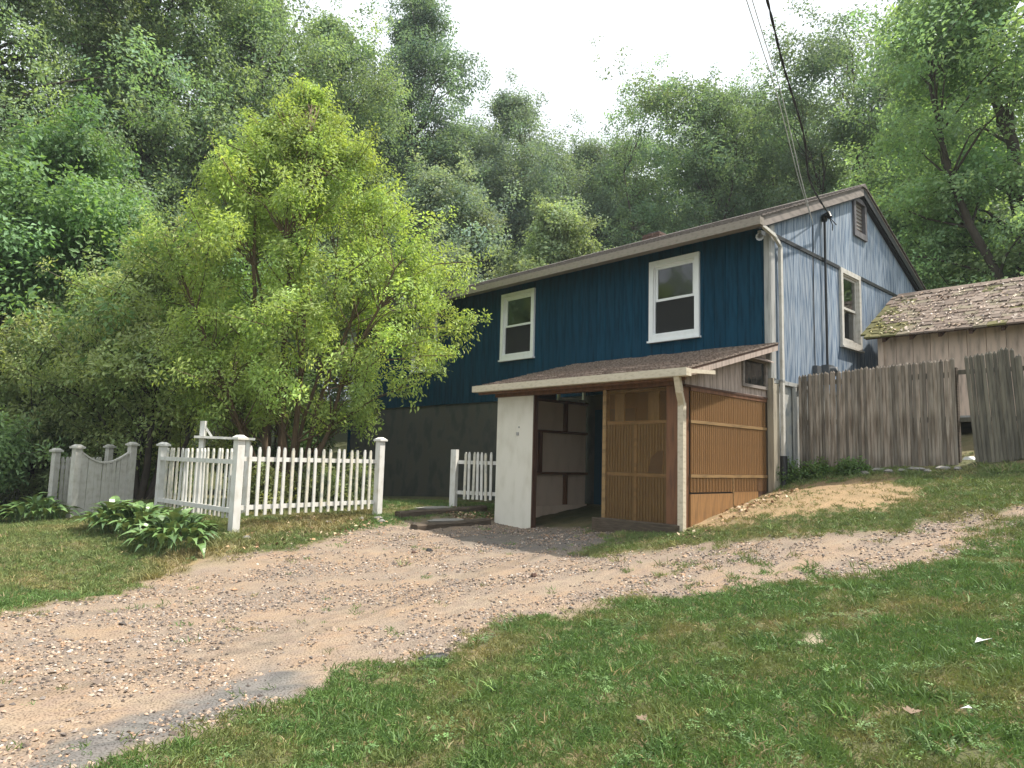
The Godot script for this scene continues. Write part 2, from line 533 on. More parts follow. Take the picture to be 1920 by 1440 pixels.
var gx := PackedFloat32Array()
var gz := PackedFloat32Array()
var gy := PackedFloat32Array()

func ground_mesh_at(x: float, z: float) -> float:      # on the mesh itself, for what lies on it
	if x < -8.4 or x > 8.3 or z < -13.4 or z > -2.8:
		return ground_at(x, z)
	var i: int = gx.bsearch(x) - 1
	var j: int = gz.bsearch(z) - 1
	var n := gx.size()
	var u := (x - gx[i]) / (gx[i + 1] - gx[i])
	var w := (z - gz[j]) / (gz[j + 1] - gz[j])
	return lerp(lerp(gy[j * n + i], gy[j * n + i + 1], u), lerp(gy[j * n + n + i], gy[j * n + n + i + 1], u), w)

func make_ground():
	n1.seed = 5; n1.frequency = .55; n1.fractal_octaves = 3
	n2.seed = 6; n2.frequency = 3.2; n2.fractal_octaves = 3
	n3.seed = 7; n3.frequency = 9.0; n3.fractal_octaves = 2
	var xs := lines(-8.5, 8.5, .075, 260.0)
	var zs := lines(-13.5, -2.6, .075, 260.0)
	gx = xs
	gz = zs
	var nx := xs.size()
	var nz := zs.size()
	cov.resize(nx * nz)
	var v := PackedVector3Array()
	var c := PackedColorArray()
	var idx := PackedInt32Array()
	for j in nz:
		for i in nx:
			var x := xs[i]
			var z := zs[j]
			var y: float
			var far: float = clamp((sqrt(x * x + z * z) - 45.0) / 60.0, 0, 1)
			if far >= 1.0:
				y = 4.0 + 3.0 * sin(x * .02) * cos(z * .017) + (max(0.0, -z) - max(0.0, z)) * .03
			else:
				y = ground_at(x, z)
				if far > 0.0:
					y = lerp(y, 4.0 + 3.0 * sin(x * .02) * cos(z * .017) + (max(0.0, -z) - max(0.0, z)) * .03, far)
			var col := Color(.075, .085, .028)
			if x > -9.5 and x < 9.5 and z > -16.0 and z < -1.0:
				var k := cover(x, z)
				cov[j * nx + i] = k
				var w := n1.get_noise_2d(x * 1.7 + 40, z * 1.7)
				var w2 := n2.get_noise_2d(x + 9, z - 4)
				var w3 := n3.get_noise_2d(x, z)
				y += w2 * .018 + w3 * .008 * (1.0 + k.bare)
				var soil := Color(.10, .105, .035).lerp(Color(.19, .155, .07), clamp(.35 + w * 1.2 + w2 * .5, 0, 1))
				var gravel := Color(.325, .238, .165).lerp(Color(.28, .22, .168), clamp(.5 + w * 1.6, 0, 1)).lerp(Color(.33, .22, .135), clamp(w2 * 1.6 - .15 - w, 0, .6)).lerp(Color(.17, .135, .105), clamp(n2.get_noise_2d(x * 1.6 - 20, z * 1.6 + 7) * 2.2 - .35 + w * .5, 0, .6))
				# packed ruts and loose streaks run with the drive
				var al := x * .91 - z * .42
				var ac := x * .42 + z * .91
				var streak := n1.get_noise_2d(al * .8 + 30, ac * 2.4) + .6 * n2.get_noise_2d(al * .35, ac * 2.0)
				gravel = gravel.lerp(Color(.21, .175, .145), clamp(streak * 1.3 - .16, 0, .5)).lerp(Color(.34, .265, .19), clamp(-streak * 1.5 - .25, 0, .6))
				gravel = gravel.lerp(Color(.24, .18, .14), clamp(w3 * 2.2 - .15, 0, .75))
				var grey := Color(.19, .175, .16).lerp(Color(.11, .105, .10), clamp(.4 + w3 * 1.2, 0, 1))
				var straw := Color(.38, .26, .14).lerp(Color(.28, .2, .1), clamp(.4 + w2, 0, 1))
				var bank := Color(.29, .215, .105).lerp(Color(.18, .16, .065), clamp(.5 + w2 * 1.2, 0, 1))
				col = soil.lerp(bank, k.bank).lerp(straw, k.straw).lerp(Color(.42, .35, .25), k.hole)
				col = col.lerp(gravel.lerp(grey, k.gray), k.bare)
			v.append(Vector3(x, y, z))
			gy.append(y)
			c.append(Color(col.r * .80, col.g * .80, col.b * .80))
	for j in nz - 1:
		for i in nx - 1:
			var a := j * nx + i
			idx.append_array([a, a + 1, a + nx, a + 1, a + nx + 1, a + nx])
	var arr := []
	arr.resize(Mesh.ARRAY_MAX)
	arr[Mesh.ARRAY_VERTEX] = v
	arr[Mesh.ARRAY_COLOR] = c
	arr[Mesh.ARRAY_INDEX] = idx
	var nn := PackedVector3Array()
	nn.resize(v.size())
	for j in nz:
		for i in nx:
			var i0: int = max(i - 1, 0)
			var i1: int = min(i + 1, nx - 1)
			var j0: int = max(j - 1, 0)
			var j1: int = min(j + 1, nz - 1)
			var dx := v[j * nx + i1] - v[j * nx + i0]
			var dz := v[j1 * nx + i] - v[j0 * nx + i]
			nn[j * nx + i] = dz.cross(dx).normalized()
	arr[Mesh.ARRAY_NORMAL] = nn
	var m := ArrayMesh.new()
	m.add_surface_from_arrays(Mesh.PRIMITIVE_TRIANGLES, arr)
	var speck := noise_tex(31, .11, 512, 512, [0.0, .25, .4, .6, .8, 1.0], [lin(.25, .23, .22), lin(.45, .43, .4), lin(.8, .79, .77), lin(.95, .95, .94), lin(1, 1, 1), lin(1, 1, 1)], 4)
	var g := StandardMaterial3D.new()
	g.vertex_color_use_as_albedo = true
	g.roughness = .97
	g.albedo_texture = speck
	g.uv1_triplanar = true
	g.uv1_world_triplanar = true
	g.uv1_scale = Vector3(.9, .9, .9)
	g.heightmap_enabled = true
	g.heightmap_texture = speck
	g.heightmap_scale = 1.2
	var o := part("ground", m, g, self)
	meta(o, "sloping ground of pink gravel drive, lawn and bank", "", "", "structure")

func tuft(n: int, h: float, w: float, sp: float, sd: int) -> ArrayMesh:
	var q := RandomNumberGenerator.new()
	q.seed = sd
	var m := MB.new()
	for i in n:
		var a := q.randf() * TAU
		var at := Vector3(cos(a), 0, sin(a)) * sp * sqrt(q.randf())
		var d := Vector3(q.randfn() * .55, 1, q.randfn() * .55).normalized()
		var s := d.cross(Vector3(cos(a * 3.0), 0, sin(a * 3.0))).normalized() * w * .5
		var l := h * q.randf_range(.6, 1.3)
		var k1 := at + d * l * .55
		var k2 := at + d * l + Vector3(d.x, -.35, d.z) * l * .3
		var nn := s.cross(d).normalized()
		m.tri(at - s, k1 + s * .8, k1 - s * .8, nn)
		m.tri(at - s, at + s, k1 + s * .8, nn)
		m.tri(k1 - s * .8, k1 + s * .8, k2, nn)
	return m.mesh()

func make_grass():
	var lm := leaf_mat(.6)
	var fine := tuft(10, .034, .0055, .04, 3)
	var tall := tuft(10, .066, .007, .05, 4)
	var lawn := []
	var rough := []
	var tries := 0
	# lawn and bank, out to where the photograph still shows blades
	while tries < 300000:
		tries += 1
		var x := rng.randf_range(-8.5, 8.5)
		var z := -rng.randf_range(1.8, 13.5)
		if rng.randf() > clamp(1.25 + z * .055, .35, 1.0):
			continue
		if absf(x) > 1.6 + -z * .80:
			continue
		# not under the house, the porch or the shed
		var lx := (x - HO.x) * HX.x + (z - HO.z) * HX.z
		var lz := (x - HO.x) * HZ.x + (z - HO.z) * HZ.z
		if lx < .02 and lz < .02 or (lx < .02 and lx > -3.65 and lz < 2.3) or (lx > 0 and lz < -.7):
			continue
		var k := cover_at(x, z)
		var w := n1.get_noise_2d(x * 1.3 + 80, z * 1.3)
		var w2 := n2.get_noise_2d(x * .8 - 30, z * .8)
		var thick: float = pow(1.0 - k.bare, 1.5) * (1.0 - k.straw * .93) * (1.0 - k.bank * .72) * (1.0 - k.hole * .95)
		thick *= clamp(1.0 + w2 * 1.1 + w * .5, .2, 1.0)
		thick += k.bare * clamp(w2 * 1.6 + w - .42, 0, .5) * (.75 if x > 1.2 else .06)
		if rng.randf() > thick:
			continue
		var y := ground_mesh_at(x, z) - .004
		var lush: float = clamp(.92 + w * 1.1 + w2 * .5 - k.bank * 1.0 - k.straw * .6 - k.bare * .45, 0, 1)
		if x > .5 and z < -7.0: lush *= .75
		if x < -2.4 and z < -6.8: lush *= .72            # the bank is drier than the lawn
		var col := Color(.25, .215, .085).lerp(Color(.112, .192, .05), lush)
		col = tinted(col, .2)
		if rng.randf() < .06: col = tinted(Color(.34, .27, .14), .15)
		var b := lean(Vector3(rng.randfn() * .12, 1, rng.randfn() * .12), rng.randf() * TAU, rng.randf_range(.7, 1.35))
		if k.bank > .4 or w2 > .32 and rng.randf() < .25:
			rough.append_array([b, Vector3(x, y, z), col])
		else:
			lawn.append_array([b, Vector3(x, y, z), col])
	print("tufts ", lawn.size() / 3, " ", rough.size() / 3)
	var o := scatter("lawn_grass", fine, lm, lawn, self)
	meta(o, "short patchy green grass covering the lawn", "grass", "", "stuff")
	o = scatter("rough_grass", tall, lm, rough, self)
	meta(o, "longer dry yellow grass on the bank under the picket fence", "grass", "", "stuff")
	# clover and small broad weeds between the blades
	var cl := MB.new()
	var cq := RandomNumberGenerator.new()
	cq.seed = 12
	for i in 9:
		var ca := cq.randf() * TAU
		var cp := Vector3(cos(ca), 0, sin(ca)) * .045 * sqrt(cq.randf()) + Vector3(0, cq.randf_range(.012, .03), 0)
		for j in 3:
			var la := ca + j * TAU / 3.0
			var ld := Vector3(cos(la), cq.randf_range(-.1, .35), sin(la)) * .013
			var ls := Vector3(-sin(la), 0, cos(la)) * .0065
			cl.tri(cp, cp + ld * .8 + ls, cp + ld, Vector3.UP)
			cl.tri(cp, cp + ld, cp + ld * .8 - ls, Vector3.UP)
	var clist := []
	for i in 60000:
		var x := rng.randf_range(-5.0, 6.5)
		var z := -rng.randf_range(2.2, 10.5)
		if absf(x) > 1.6 + -z * .80: continue
		var w := n2.get_noise_2d(x * .6 + 60, z * .6)
		if rng.randf() > .02 + w * 1.0: continue
		var k := cover_at(x, z)
		if k.bare + k.straw + k.hole > .45: continue
		if (x - HO.x) * HX.x + (z - HO.z) * HX.z < .1 and (x - HO.x) * HZ.x + (z - HO.z) * HZ.z < 2.4: continue
		clist.append_array([lean(Vector3(rng.randfn() * .15, 1, rng.randfn() * .15), rng.randf() * TAU, rng.randf_range(.5, 1.1)), Vector3(x, ground_mesh_at(x, z) - .006, z), tinted(Color(.09, .165, .045), .2)])
	o = scatter("clover", cl.mesh(), lm, clist, self)
	meta(o, "low clover and broad weeds in patches of the lawn", "clover", "", "stuff")
	# gravel
	var st := MB.new()
	var q := [Vector3(.5, .05, 0), Vector3(.1, .02, .45), Vector3(-.5, .04, .1), Vector3(-.1, .0, -.5)]
	for i in 4:
		var a: Vector3 = q[i]
		var b: Vector3 = q[(i + 1) % 4]
		st.face([a, b, Vector3(.06, .34, -.04)], Vector3.ZERO)
		st.face([a, b, Vector3(0, -.25, 0)], Vector3.ZERO)
	var pm := StandardMaterial3D.new()
	pm.vertex_color_use_as_albedo = true
	pm.roughness = .9
	var peb := []
	for i in 240000:
		var x := rng.randf_range(-7.5, 6.0)
		var z := -rng.randf_range(2.4, 11.5)
		var d := inside(DRIVE, x, z) + n1.get_noise_2d(x, z) * .2
		if d < rng.randf_range(-.12, .1):
			continue
		var w := n2.get_noise_2d(x * .7, z * .7)
		var stk := n1.get_noise_2d((x * .91 - z * .42) * .8 + 30, (x * .42 + z * .91) * 2.4)
		if rng.randf() > .50 + w * 1.0 + stk * 1.4:
			continue
		var s := .010 + .030 * pow(rng.randf(), 2.6)
		if rng.randf() < .01: s *= 1.8
		var r := rng.randf()
		var col := Color(0.320, 0.240, 0.176)
		if r < .26: col = Color(0.200, 0.160, 0.132)
		elif r < .50: col = Color(0.088, 0.070, 0.059)
		elif r < .56: col = Color(0.400, 0.352, 0.304)
		elif r < .72: col = Color(0.304, 0.200, 0.128)
		peb.append_array([lean(Vector3(rng.randfn() * .3, 1, rng.randfn() * .3), rng.randf() * TAU, s), Vector3(x, ground_mesh_at(x, z) + s * .05, z), tinted(col, .18)])
	o = scatter("gravel", st.mesh(), pm, peb, self)
	meta(o, "loose pink and grey pebbles on the drive", "gravel", "", "stuff")

# ------------------------------------------------------------------ house
func boards(parent: Node, along: String, a0: float, a1: float, bottom: float, top: Callable, width: float, holes: Array, d0: float, d1: float, set_: Array, called := "siding_board"):
	# vertical boards with a groove between them; along "x" for walls that face z, "z" for walls that face x
	var gap := .007
	var a := a0
	while a < a1 - .02:
		var b: float = min(a + width, a1)
		var m := MB.new()
		var cuts := [a + gap * .5, b - gap * .5]
		for h in holes:
			for e in [h[0], h[1]]:
				if e > cuts[0] + .003 and e < b - .006:
					cuts.append(e)
		cuts.sort()
		var some := false
		var parted := true                   # does an opening cut the board right across?
		var second := MB.new()
		for i in cuts.size() - 1:
			var over := false
			for h in holes:
				if (cuts[i] + cuts[i + 1]) * .5 > h[0] and (cuts[i] + cuts[i + 1]) * .5 < h[1]: over = true
			if not over: parted = false
		for i in cuts.size() - 1:
			var u0: float = cuts[i]
			var u1: float = cuts[i + 1]
			var spans := [[bottom, 1e9]]
			for h in holes:
				if (u0 + u1) * .5 > h[0] and (u0 + u1) * .5 < h[1]:
					var nxt := []
					for s in spans:
						if h[2] > s[0]: nxt.append([s[0], min(s[1], h[2])])
						if h[3] < s[1]: nxt.append([max(s[0], h[3]), s[1]])
					spans = nxt
			for s in spans:
				var t0: float = min(s[1], top.call(u0))
				var t1: float = min(s[1], top.call(u1))
				if max(t0, t1) - s[0] < .01: continue
				some = true
				var pts := [Vector2(u0, s[0]), Vector2(u1, s[0]), Vector2(u1, max(t1, s[0] + .004)), Vector2(u0, max(t0, s[0] + .004))]
				var piece := second if parted and s[0] > bottom + .01 else m
				if along == "x": piece.pz(pts, d0, d1)
				else: piece.px(pts, d0, d1)
		if some:
			var bm: Material = set_[rng.randi() % set_.size()]
			if m.v.size() > 0: part(called, m, bm, parent)
			if second.v.size() > 0: part(called, second, bm, parent)
		a += width

func sheet(parent: Node, called: String, along: String, a0: float, a1: float, y0: float, y1: float, holes: Array, d0: float, d1: float, m: Material) -> MeshInstance3D:
	# a wall sheet with rectangular openings
	var us := [a0, a1]
	var vs := [y0, y1]
	for h in holes:
		us.append_array([h[0], h[1]]); vs.append_array([h[2], h[3]])
	us.sort(); vs.sort()
	var mb := MB.new()
	for i in us.size() - 1:
		for j in vs.size() - 1:
			if us[i + 1] - us[i] < 1e-4 or vs[j + 1] - vs[j] < 1e-4: continue
			var cu: float = (us[i] + us[i + 1]) * .5
			var cv: float = (vs[j] + vs[j + 1]) * .5
			var hole := false
			for h in holes:
				if cu > h[0] and cu < h[1] and cv > h[2] and cv < h[3]: hole = true
			if hole: continue
			var pts := [Vector2(us[i], vs[j]), Vector2(us[i + 1], vs[j]), Vector2(us[i + 1], vs[j + 1]), Vector2(us[i], vs[j + 1])]
			if along == "x": mb.pz(pts, d0, d1)
			else: mb.px(pts, d0, d1)
	return part(called, mb, m, parent)

func ring(x0, x1, y0, y1, t, tb, z0, z1) -> MB:     # a frame round an opening, in (x, y)
	var m := MB.new()
	m.box(x0, x0 + t, y0, y1, z0, z1)
	m.box(x1 - t, x1, y0, y1, z0, z1)
	m.box(x0 + t, x1 - t, y1 - t, y1, z0, z1)
	m.box(x0 + t, x1 - t, y0, y0 + tb, z0, z1)
	return m

func window_unit(parent: Node, at: Vector3, turn: float, w: float, h: float, m: Material, screen := true):
	# outer size w x h, its middle bottom at 'at', facing +z of its own
	var f := part("window", ring(-w / 2, w / 2, 0, h, .085, .10, -.03, .045), m, parent, at, Vector3(0, turn, 0))
	var mid := h * .505
	var iw := w / 2 - .085
	part("sill", bbox(-w / 2 - .02, w / 2 + .02, -.035, -.003, -.02, .07), m, f)
	part("jamb_liner", ring(-iw, iw, .10, h - .085, .022, .022, -.07, .012), m, f)
	part("upper_sash", ring(-iw + .022, iw - .022, mid - .022, h - .107, .04, .042, -.035, -.012), m, f)
	part("lower_sash", ring(-iw + .022, iw - .022, .122, mid + .018, .04, .05, -.068, -.042), m, f)
	part("upper_pane", bbox(-iw + .06, iw - .06, mid + .01, h - .145, -.026, -.022), mats.glass, f)
	part("lower_pane", bbox(-iw + .06, iw - .06, .17, mid - .02, -.058, -.054), mats.glass, f)
	if screen:
		part("insect_screen", bbox(-iw + .022, iw - .022, .122, mid - .024, -.022, -.019), mats.screen, f)

func roof_top(z: float) -> float:
	return 6.87 - .41 * absf(z + 3.55)

func make_house():
	var h := thing("house", "long dark blue timber house with weathered gable and white windows", "house", HO, YAW)
	var L := 12.1
	var under := func(a): return roof_top(a) - .15
	var w1 := [-6.0, -5.0, 3.64, 5.05]
	var w2 := [-2.175, -1.19, 3.64, 5.03]
	var w3 := [-9.25, -8.27, 3.62, 5.03]
	var gw := [-3.44, -2.55, 3.70, 5.09]
	var shrink := func(q): return [q[0] + .05, q[1] - .05, q[2] + .05, q[3] - .05]
	# front
	var fr: MeshInstance3D = sheet(h, "front_wall", "x", -L, -.02, 2.78, 5.24, [shrink.call(w1), shrink.call(w2), shrink.call(w3)], -.12, -.024, mats.room)
	boards(fr, "x", -L, 0.0, 2.78, func(_a): return 5.262, .203, [shrink.call(w1), shrink.call(w2), shrink.call(w3)], -.022, 0.0, mats.blue)
	# gable that faces the drive: outline pieces of backing wall below and above
	var ga: MeshInstance3D = sheet(h, "gable_wall", "z", -7.1, -.13, 2.82, 5.25, [shrink.call(gw)], -.12, -.024, mats.room)
	var up := MB.new()
	up.px([Vector2(-7.0, 5.25), Vector2(-.13, 5.25), Vector2(-3.55, 6.70)], -.12, -.024)
	part("gable_backing", up, mats.room, h)
	boards(ga, "z", -7.1, 0.0, 2.86, func(_a): return 5.055, .203, [shrink.call(gw)], -.022, 0.0, mats.worn)
	boards(ga, "z", -7.1, 0.0, 5.115, under, .203, [[-3.82, -3.22, 5.84, 6.9]], -.022, .004, mats.worn)
	part("belt_flashing", bbox(-.02, .022, 5.052, 5.112, -7.1, -3.44), mats.black_trim, h)
	part("belt_flashing", bbox(-.02, .022, 5.052, 5.112, -2.55, -.01), mats.black_trim, h)
	# rear and far end
	part("rear_wall", bbox(-L, -.15, .3, 5.25, -7.1, -6.95), mats.worn[1], h)
	var fe := MB.new()
	fe.px([Vector2(-7.1, .2), Vector2(0, .2), Vector2(0, 5.25), Vector2(-3.55, 6.7), Vector2(-7.1, 5.25)], -L - .1, -L - .002)
	part("end_wall", fe, mats.blue[1], h)
	part("upper_floor", bbox(-L + .02, -.14, 2.6, 2.7, -6.93, -.14), mats.room, h)
	part("ceiling", bbox(-L + .02, -.14, 5.18, 5.235, -6.93, -.14), mats.room, h)
	# foundation
	part("foundation_wall", bbox(-L + .01, -.02, -.1, 2.777, -.16, -.03), mats.charcoal, h)
	part("foundation_wall", bbox(-.16, -.03, .5, 2.815, -7.1, -.165), mats.pale_concrete, h)
	part("sill_trim", bbox(-.028, .012, 2.8, 2.86, -7.1, -.0), mats.trim_grey, h)
	part("corner_board", bbox(-.075, .018, 2.865, 5.26, .003, .025), mats.trim_grey, h)
	part("corner_board", bbox(.003, .024, 2.865, 5.26, -.13, .003), mats.trim_grey, h)
	part("corner_board", bbox(-.045, .05, .9, 2.86, .0, .03), mats.corner_cream, h)
	part("corner_board", bbox(.0, .022, .9, 2.79, -.21, .0), mats.corner_cream, h)
	part("corner_board", bbox(-L - .04, -L + .10, 2.78, 5.26, .003, .03), mats.white, h)
	part("grey_board", bbox(-.005, .022, 1.2, 2.79, -.80, -.70), mats.trim_grey, h)
	# windows
	window_unit(h, Vector3(-5.5, 3.64, .0), 0, 1.0, 1.41, mats.white)
	window_unit(h, Vector3(-1.683, 3.64, .0), 0, .985, 1.39, mats.white)
	window_unit(h, Vector3(-8.76, 3.62, .0), 0, .98, 1.41, mats.white)
	window_unit(h, Vector3(.0, 3.70, -2.995), PI / 2, .89, 1.39, mats.old_white, false)
	# gable vent
	var vt := part("gable_vent", ring(-.30, .30, 0, .76, .085, .11, -.02, .045), mats.vent_paint, h, Vector3(0, 5.84, -3.52), Vector3(0, PI / 2, 0))
	part("vent_back", bbox(-.22, .22, .1, .68, -.115, -.10), mats.room, vt)
	for i in 8:
		var lv := MB.new()
		lv.loft([Vector3(-.215, .11 + i * .071, -.015), Vector3(.215, .11 + i * .071, -.015), Vector3(.215, .165 + i * .071, -.055), Vector3(-.215, .165 + i * .071, -.055)], [Vector3(-.215, .12 + i * .071, -.012), Vector3(.215, .12 + i * .071, -.012), Vector3(.215, .175 + i * .071, -.052), Vector3(-.215, .175 + i * .071, -.052)])
		part("louvre", lv, mats.brown_dark, vt)
	# roof
	var rf := MB.new()
	for s in [1, -1]:
		var e: float = -3.55 + s * 3.95
		rf.loft([Vector3(-L - .25, roof_top(-3.55) - .03, -3.55), Vector3(.1, roof_top(-3.55) - .03, -3.55), Vector3(.1, roof_top(e) - .03, e), Vector3(-L - .25, roof_top(e) - .03, e)], [Vector3(-L - .25, roof_top(-3.55) - .06, -3.55), Vector3(.1, roof_top(-3.55) - .06, -3.55), Vector3(.1, roof_top(e) - .06, e), Vector3(-L - .25, roof_top(e) - .06, e)])
	var roof := part("roof", rf, mats.fascia, h)
	# shingle courses: butt edges stand proud of the course below
	var sh := MB.new()
	for s in [1, -1]:
		var z := 0.0
		while z < 3.9:
			var x := -L - .27
			while x < .12:
				var wd := rng.randf_range(.22, .36)
				var x1: float = min(x + wd, .13)
				var za: float = -3.55 + s * (4.0 - z)
				var zb: float = -3.55 + s * (4.0 - min(z + .2, 3.95))
				var lift := rng.randf_range(.004, .013)
				var ya := roof_top(za)
				var yb := roof_top(zb)
				sh.loft([Vector3(x + .003, ya - .025, za), Vector3(x1 - .003, ya - .025, za), Vector3(x1 - .003, ya + lift, za), Vector3(x + .003, ya + lift, za)], [Vector3(x + .003, yb - .025, zb), Vector3(x1 - .003, yb - .025, zb), Vector3(x1 - .003, yb - .012, zb), Vector3(x + .003, yb - .012, zb)])
				x = x1
			z += .145
	var so := part("shingles", sh, mats.shingle[1], roof)
	so.set_meta("kind", "stuff")
	part("ridge_cap", (func(): 
		var m := MB.new()
		m.loft([Vector3(-L - .27, 6.80, -3.42), Vector3(-L - .27, 6.89, -3.55), Vector3(-L - .27, 6.80, -3.68)], [Vector3(.13, 6.80, -3.42), Vector3(.13, 6.89, -3.55), Vector3(.13, 6.80, -3.68)])
		return m).call(), mats.shingle[0], roof)
	for s in [1, -1]:
		var e: float = -3.55 + s * 3.97
		var rk := MB.new()
		rk.px([Vector2(-3.55, 6.80), Vector2(e, roof_top(e) - .05), Vector2(e, roof_top(e) - .19), Vector2(-3.55, 6.66)], .05, .10)
		part("rake_board", rk, mats.fascia if s > 0 else mats.black_trim, roof)
		var rk2 := MB.new()
		rk2.px([Vector2(-3.55, 6.66), Vector2(e, roof_top(e) - .19), Vector2(e, roof_top(e) - .215), Vector2(-3.55, 6.635)], .006, .07)
		part("rake_trim", rk2, mats.black_trim, roof)
	# eaves: fascia, gutter, rafter tails, soffit blocks
	part("fascia_board", bbox(-L - .25, .10, 5.07, 5.21, .36, .385), mats.fascia, h)
	var gt := MB.new()
	for b in [[.388, .50, 5.075, 5.085], [.388, .394, 5.085, 5.19], [.494, .50, 5.085, 5.20]]:
		gt.box(-L - .25, .12, b[2], b[3], b[0], b[1])
	gt.box(.114, .12, 5.085, 5.19, .394, .494)
	part("gutter", gt, mats.gutter, h)
	var x := -L + .1
	while x < -.1:
		var r := MB.new()
		r.px([Vector2(.36, 5.07), Vector2(.36, roof_top(.36) - .065), Vector2(-.1, roof_top(-.1) - .065), Vector2(-.1, 5.25)], x - .02, x + .02)
		part("rafter_tail", r, mats.brown_dark, h)
		x += .61
	part("soffit_board", bbox(-L - .2, .08, 5.215, 5.228, .03, .358), mats.brown_dark, h)
	# corner downspout
	var ds := part("downspout", (func():
		var m := MB.new()
		m.box(.03, .075, 1.62, 4.92, -.29, -.225)
		m.beam(Vector3(.053, 4.92, -.257), Vector3(.065, 5.06, .0), .045, .05)
		m.beam(Vector3(.065, 5.04, -.02), Vector3(.08, 5.10, .42), .045, .05)
		return m).call(), mats.old_white, h)
	part("strap", bbox(.026, .08, 2.83, 2.86, -.297, -.218), mats.trim_grey, ds)
	part("drain_boot", (func():
		var m := MB.new()
		m.tube([Vector3(.055, 1.72, -.257), Vector3(.055, 1.25, -.257), Vector3(.10, 1.05, -.22)], [.055, .055, .06], 10)
		return m).call(), mats.black, ds)
	var lds := MB.new()
	lds.box(-L - .02, -L + .06, 2.75, 5.05, .035, .10)
	part("downspout", lds, mats.white, h)
	# flood light under the eave
	var fl := part("flood_light", (func():
		var m := MB.new()
		m.tube([Vector3(-.06, 5.04, .14), Vector3(-.02, 4.985, .24), Vector3(.0, 4.955, .29)], [.028, .045, .06], 10)
		return m).call(), mats.white, h)
	part("bracket", bbox(-.10, -.04, 5.03, 5.10, .03, .16), mats.metal, fl)
	# electric service: mast, weatherhead, meter
	var mast := part("service_mast", (func():
		var m := MB.new()
		m.tube([Vector3(.05, 3.2, -1.88), Vector3(.05, 4.6, -1.885), Vector3(.05, 5.75, -1.89)], [.02, .02, .02], 8)
		return m).call(), mats.black, h)
	part("weatherhead", (func():
		var m := MB.new()
		m.tube([Vector3(.05, 5.74, -1.89), Vector3(.06, 5.83, -1.88), Vector3(.13, 5.84, -1.85), Vector3(.17, 5.77, -1.83)], [.04, .06, .055, .035], 8)
		m.tube([Vector3(.15, 5.78, -1.85), Vector3(.19, 5.64, -1.88), Vector3(.15, 5.58, -1.96)], [.008, .008, .008], 5)
		m.tube([Vector3(.15, 5.78, -1.85), Vector3(.22, 5.66, -1.95), Vector3(.17, 5.70, -2.05)], [.008, .008, .008], 5)
		return m).call(), mats.black, mast)
	var met := part("meter_box", (func():
		var m := MB.new()
		m.box(.005, .12, 2.98, 3.26, -2.0, -1.76)
		m.tube([Vector3(.12, 3.15, -1.88), Vector3(.2, 3.15, -1.88), Vector3(.215, 3.15, -1.88)], [.085, .08, .01], 12)
		return m).call(), mats.meter, h)
	part("junction_box", bbox(.005, .08, 3.08, 3.21, -1.57, -1.42), mats.meter, h)
	part("cable", (func():
		var m := MB.new()
		m.tube([Vector3(.012, 3.2, -1.5), Vector3(.012, 4.3, -1.49), Vector3(.012, 5.6, -1.52)], [.008, .008, .008], 5)
		return m).call(), mats.black, h)
	# chimney behind the ridge
	var ch := thing("chimney", "small red brown brick chimney top behind the house ridge", "chimney", hw(-4.85, 6.58, -3.95), YAW)
	for j in 7:
		for s in 4:
			for k in 2:
				var o := .05 if j % 2 == 0 else -.05
				var bb := bbox(-.095, .095, 0, .062, -.045, .045)
				var c := Vector3((k - .5) * .21 + o, j * .072, .2)
				var bp := part("brick", bb, mats.brick, ch, c.rotated(Vector3.UP, s * PI / 2), Vector3(0, s * PI / 2, 0))
	part("flue", bbox(-.15, .15, -.3, .56, -.15, .15), mats.charcoal, ch)

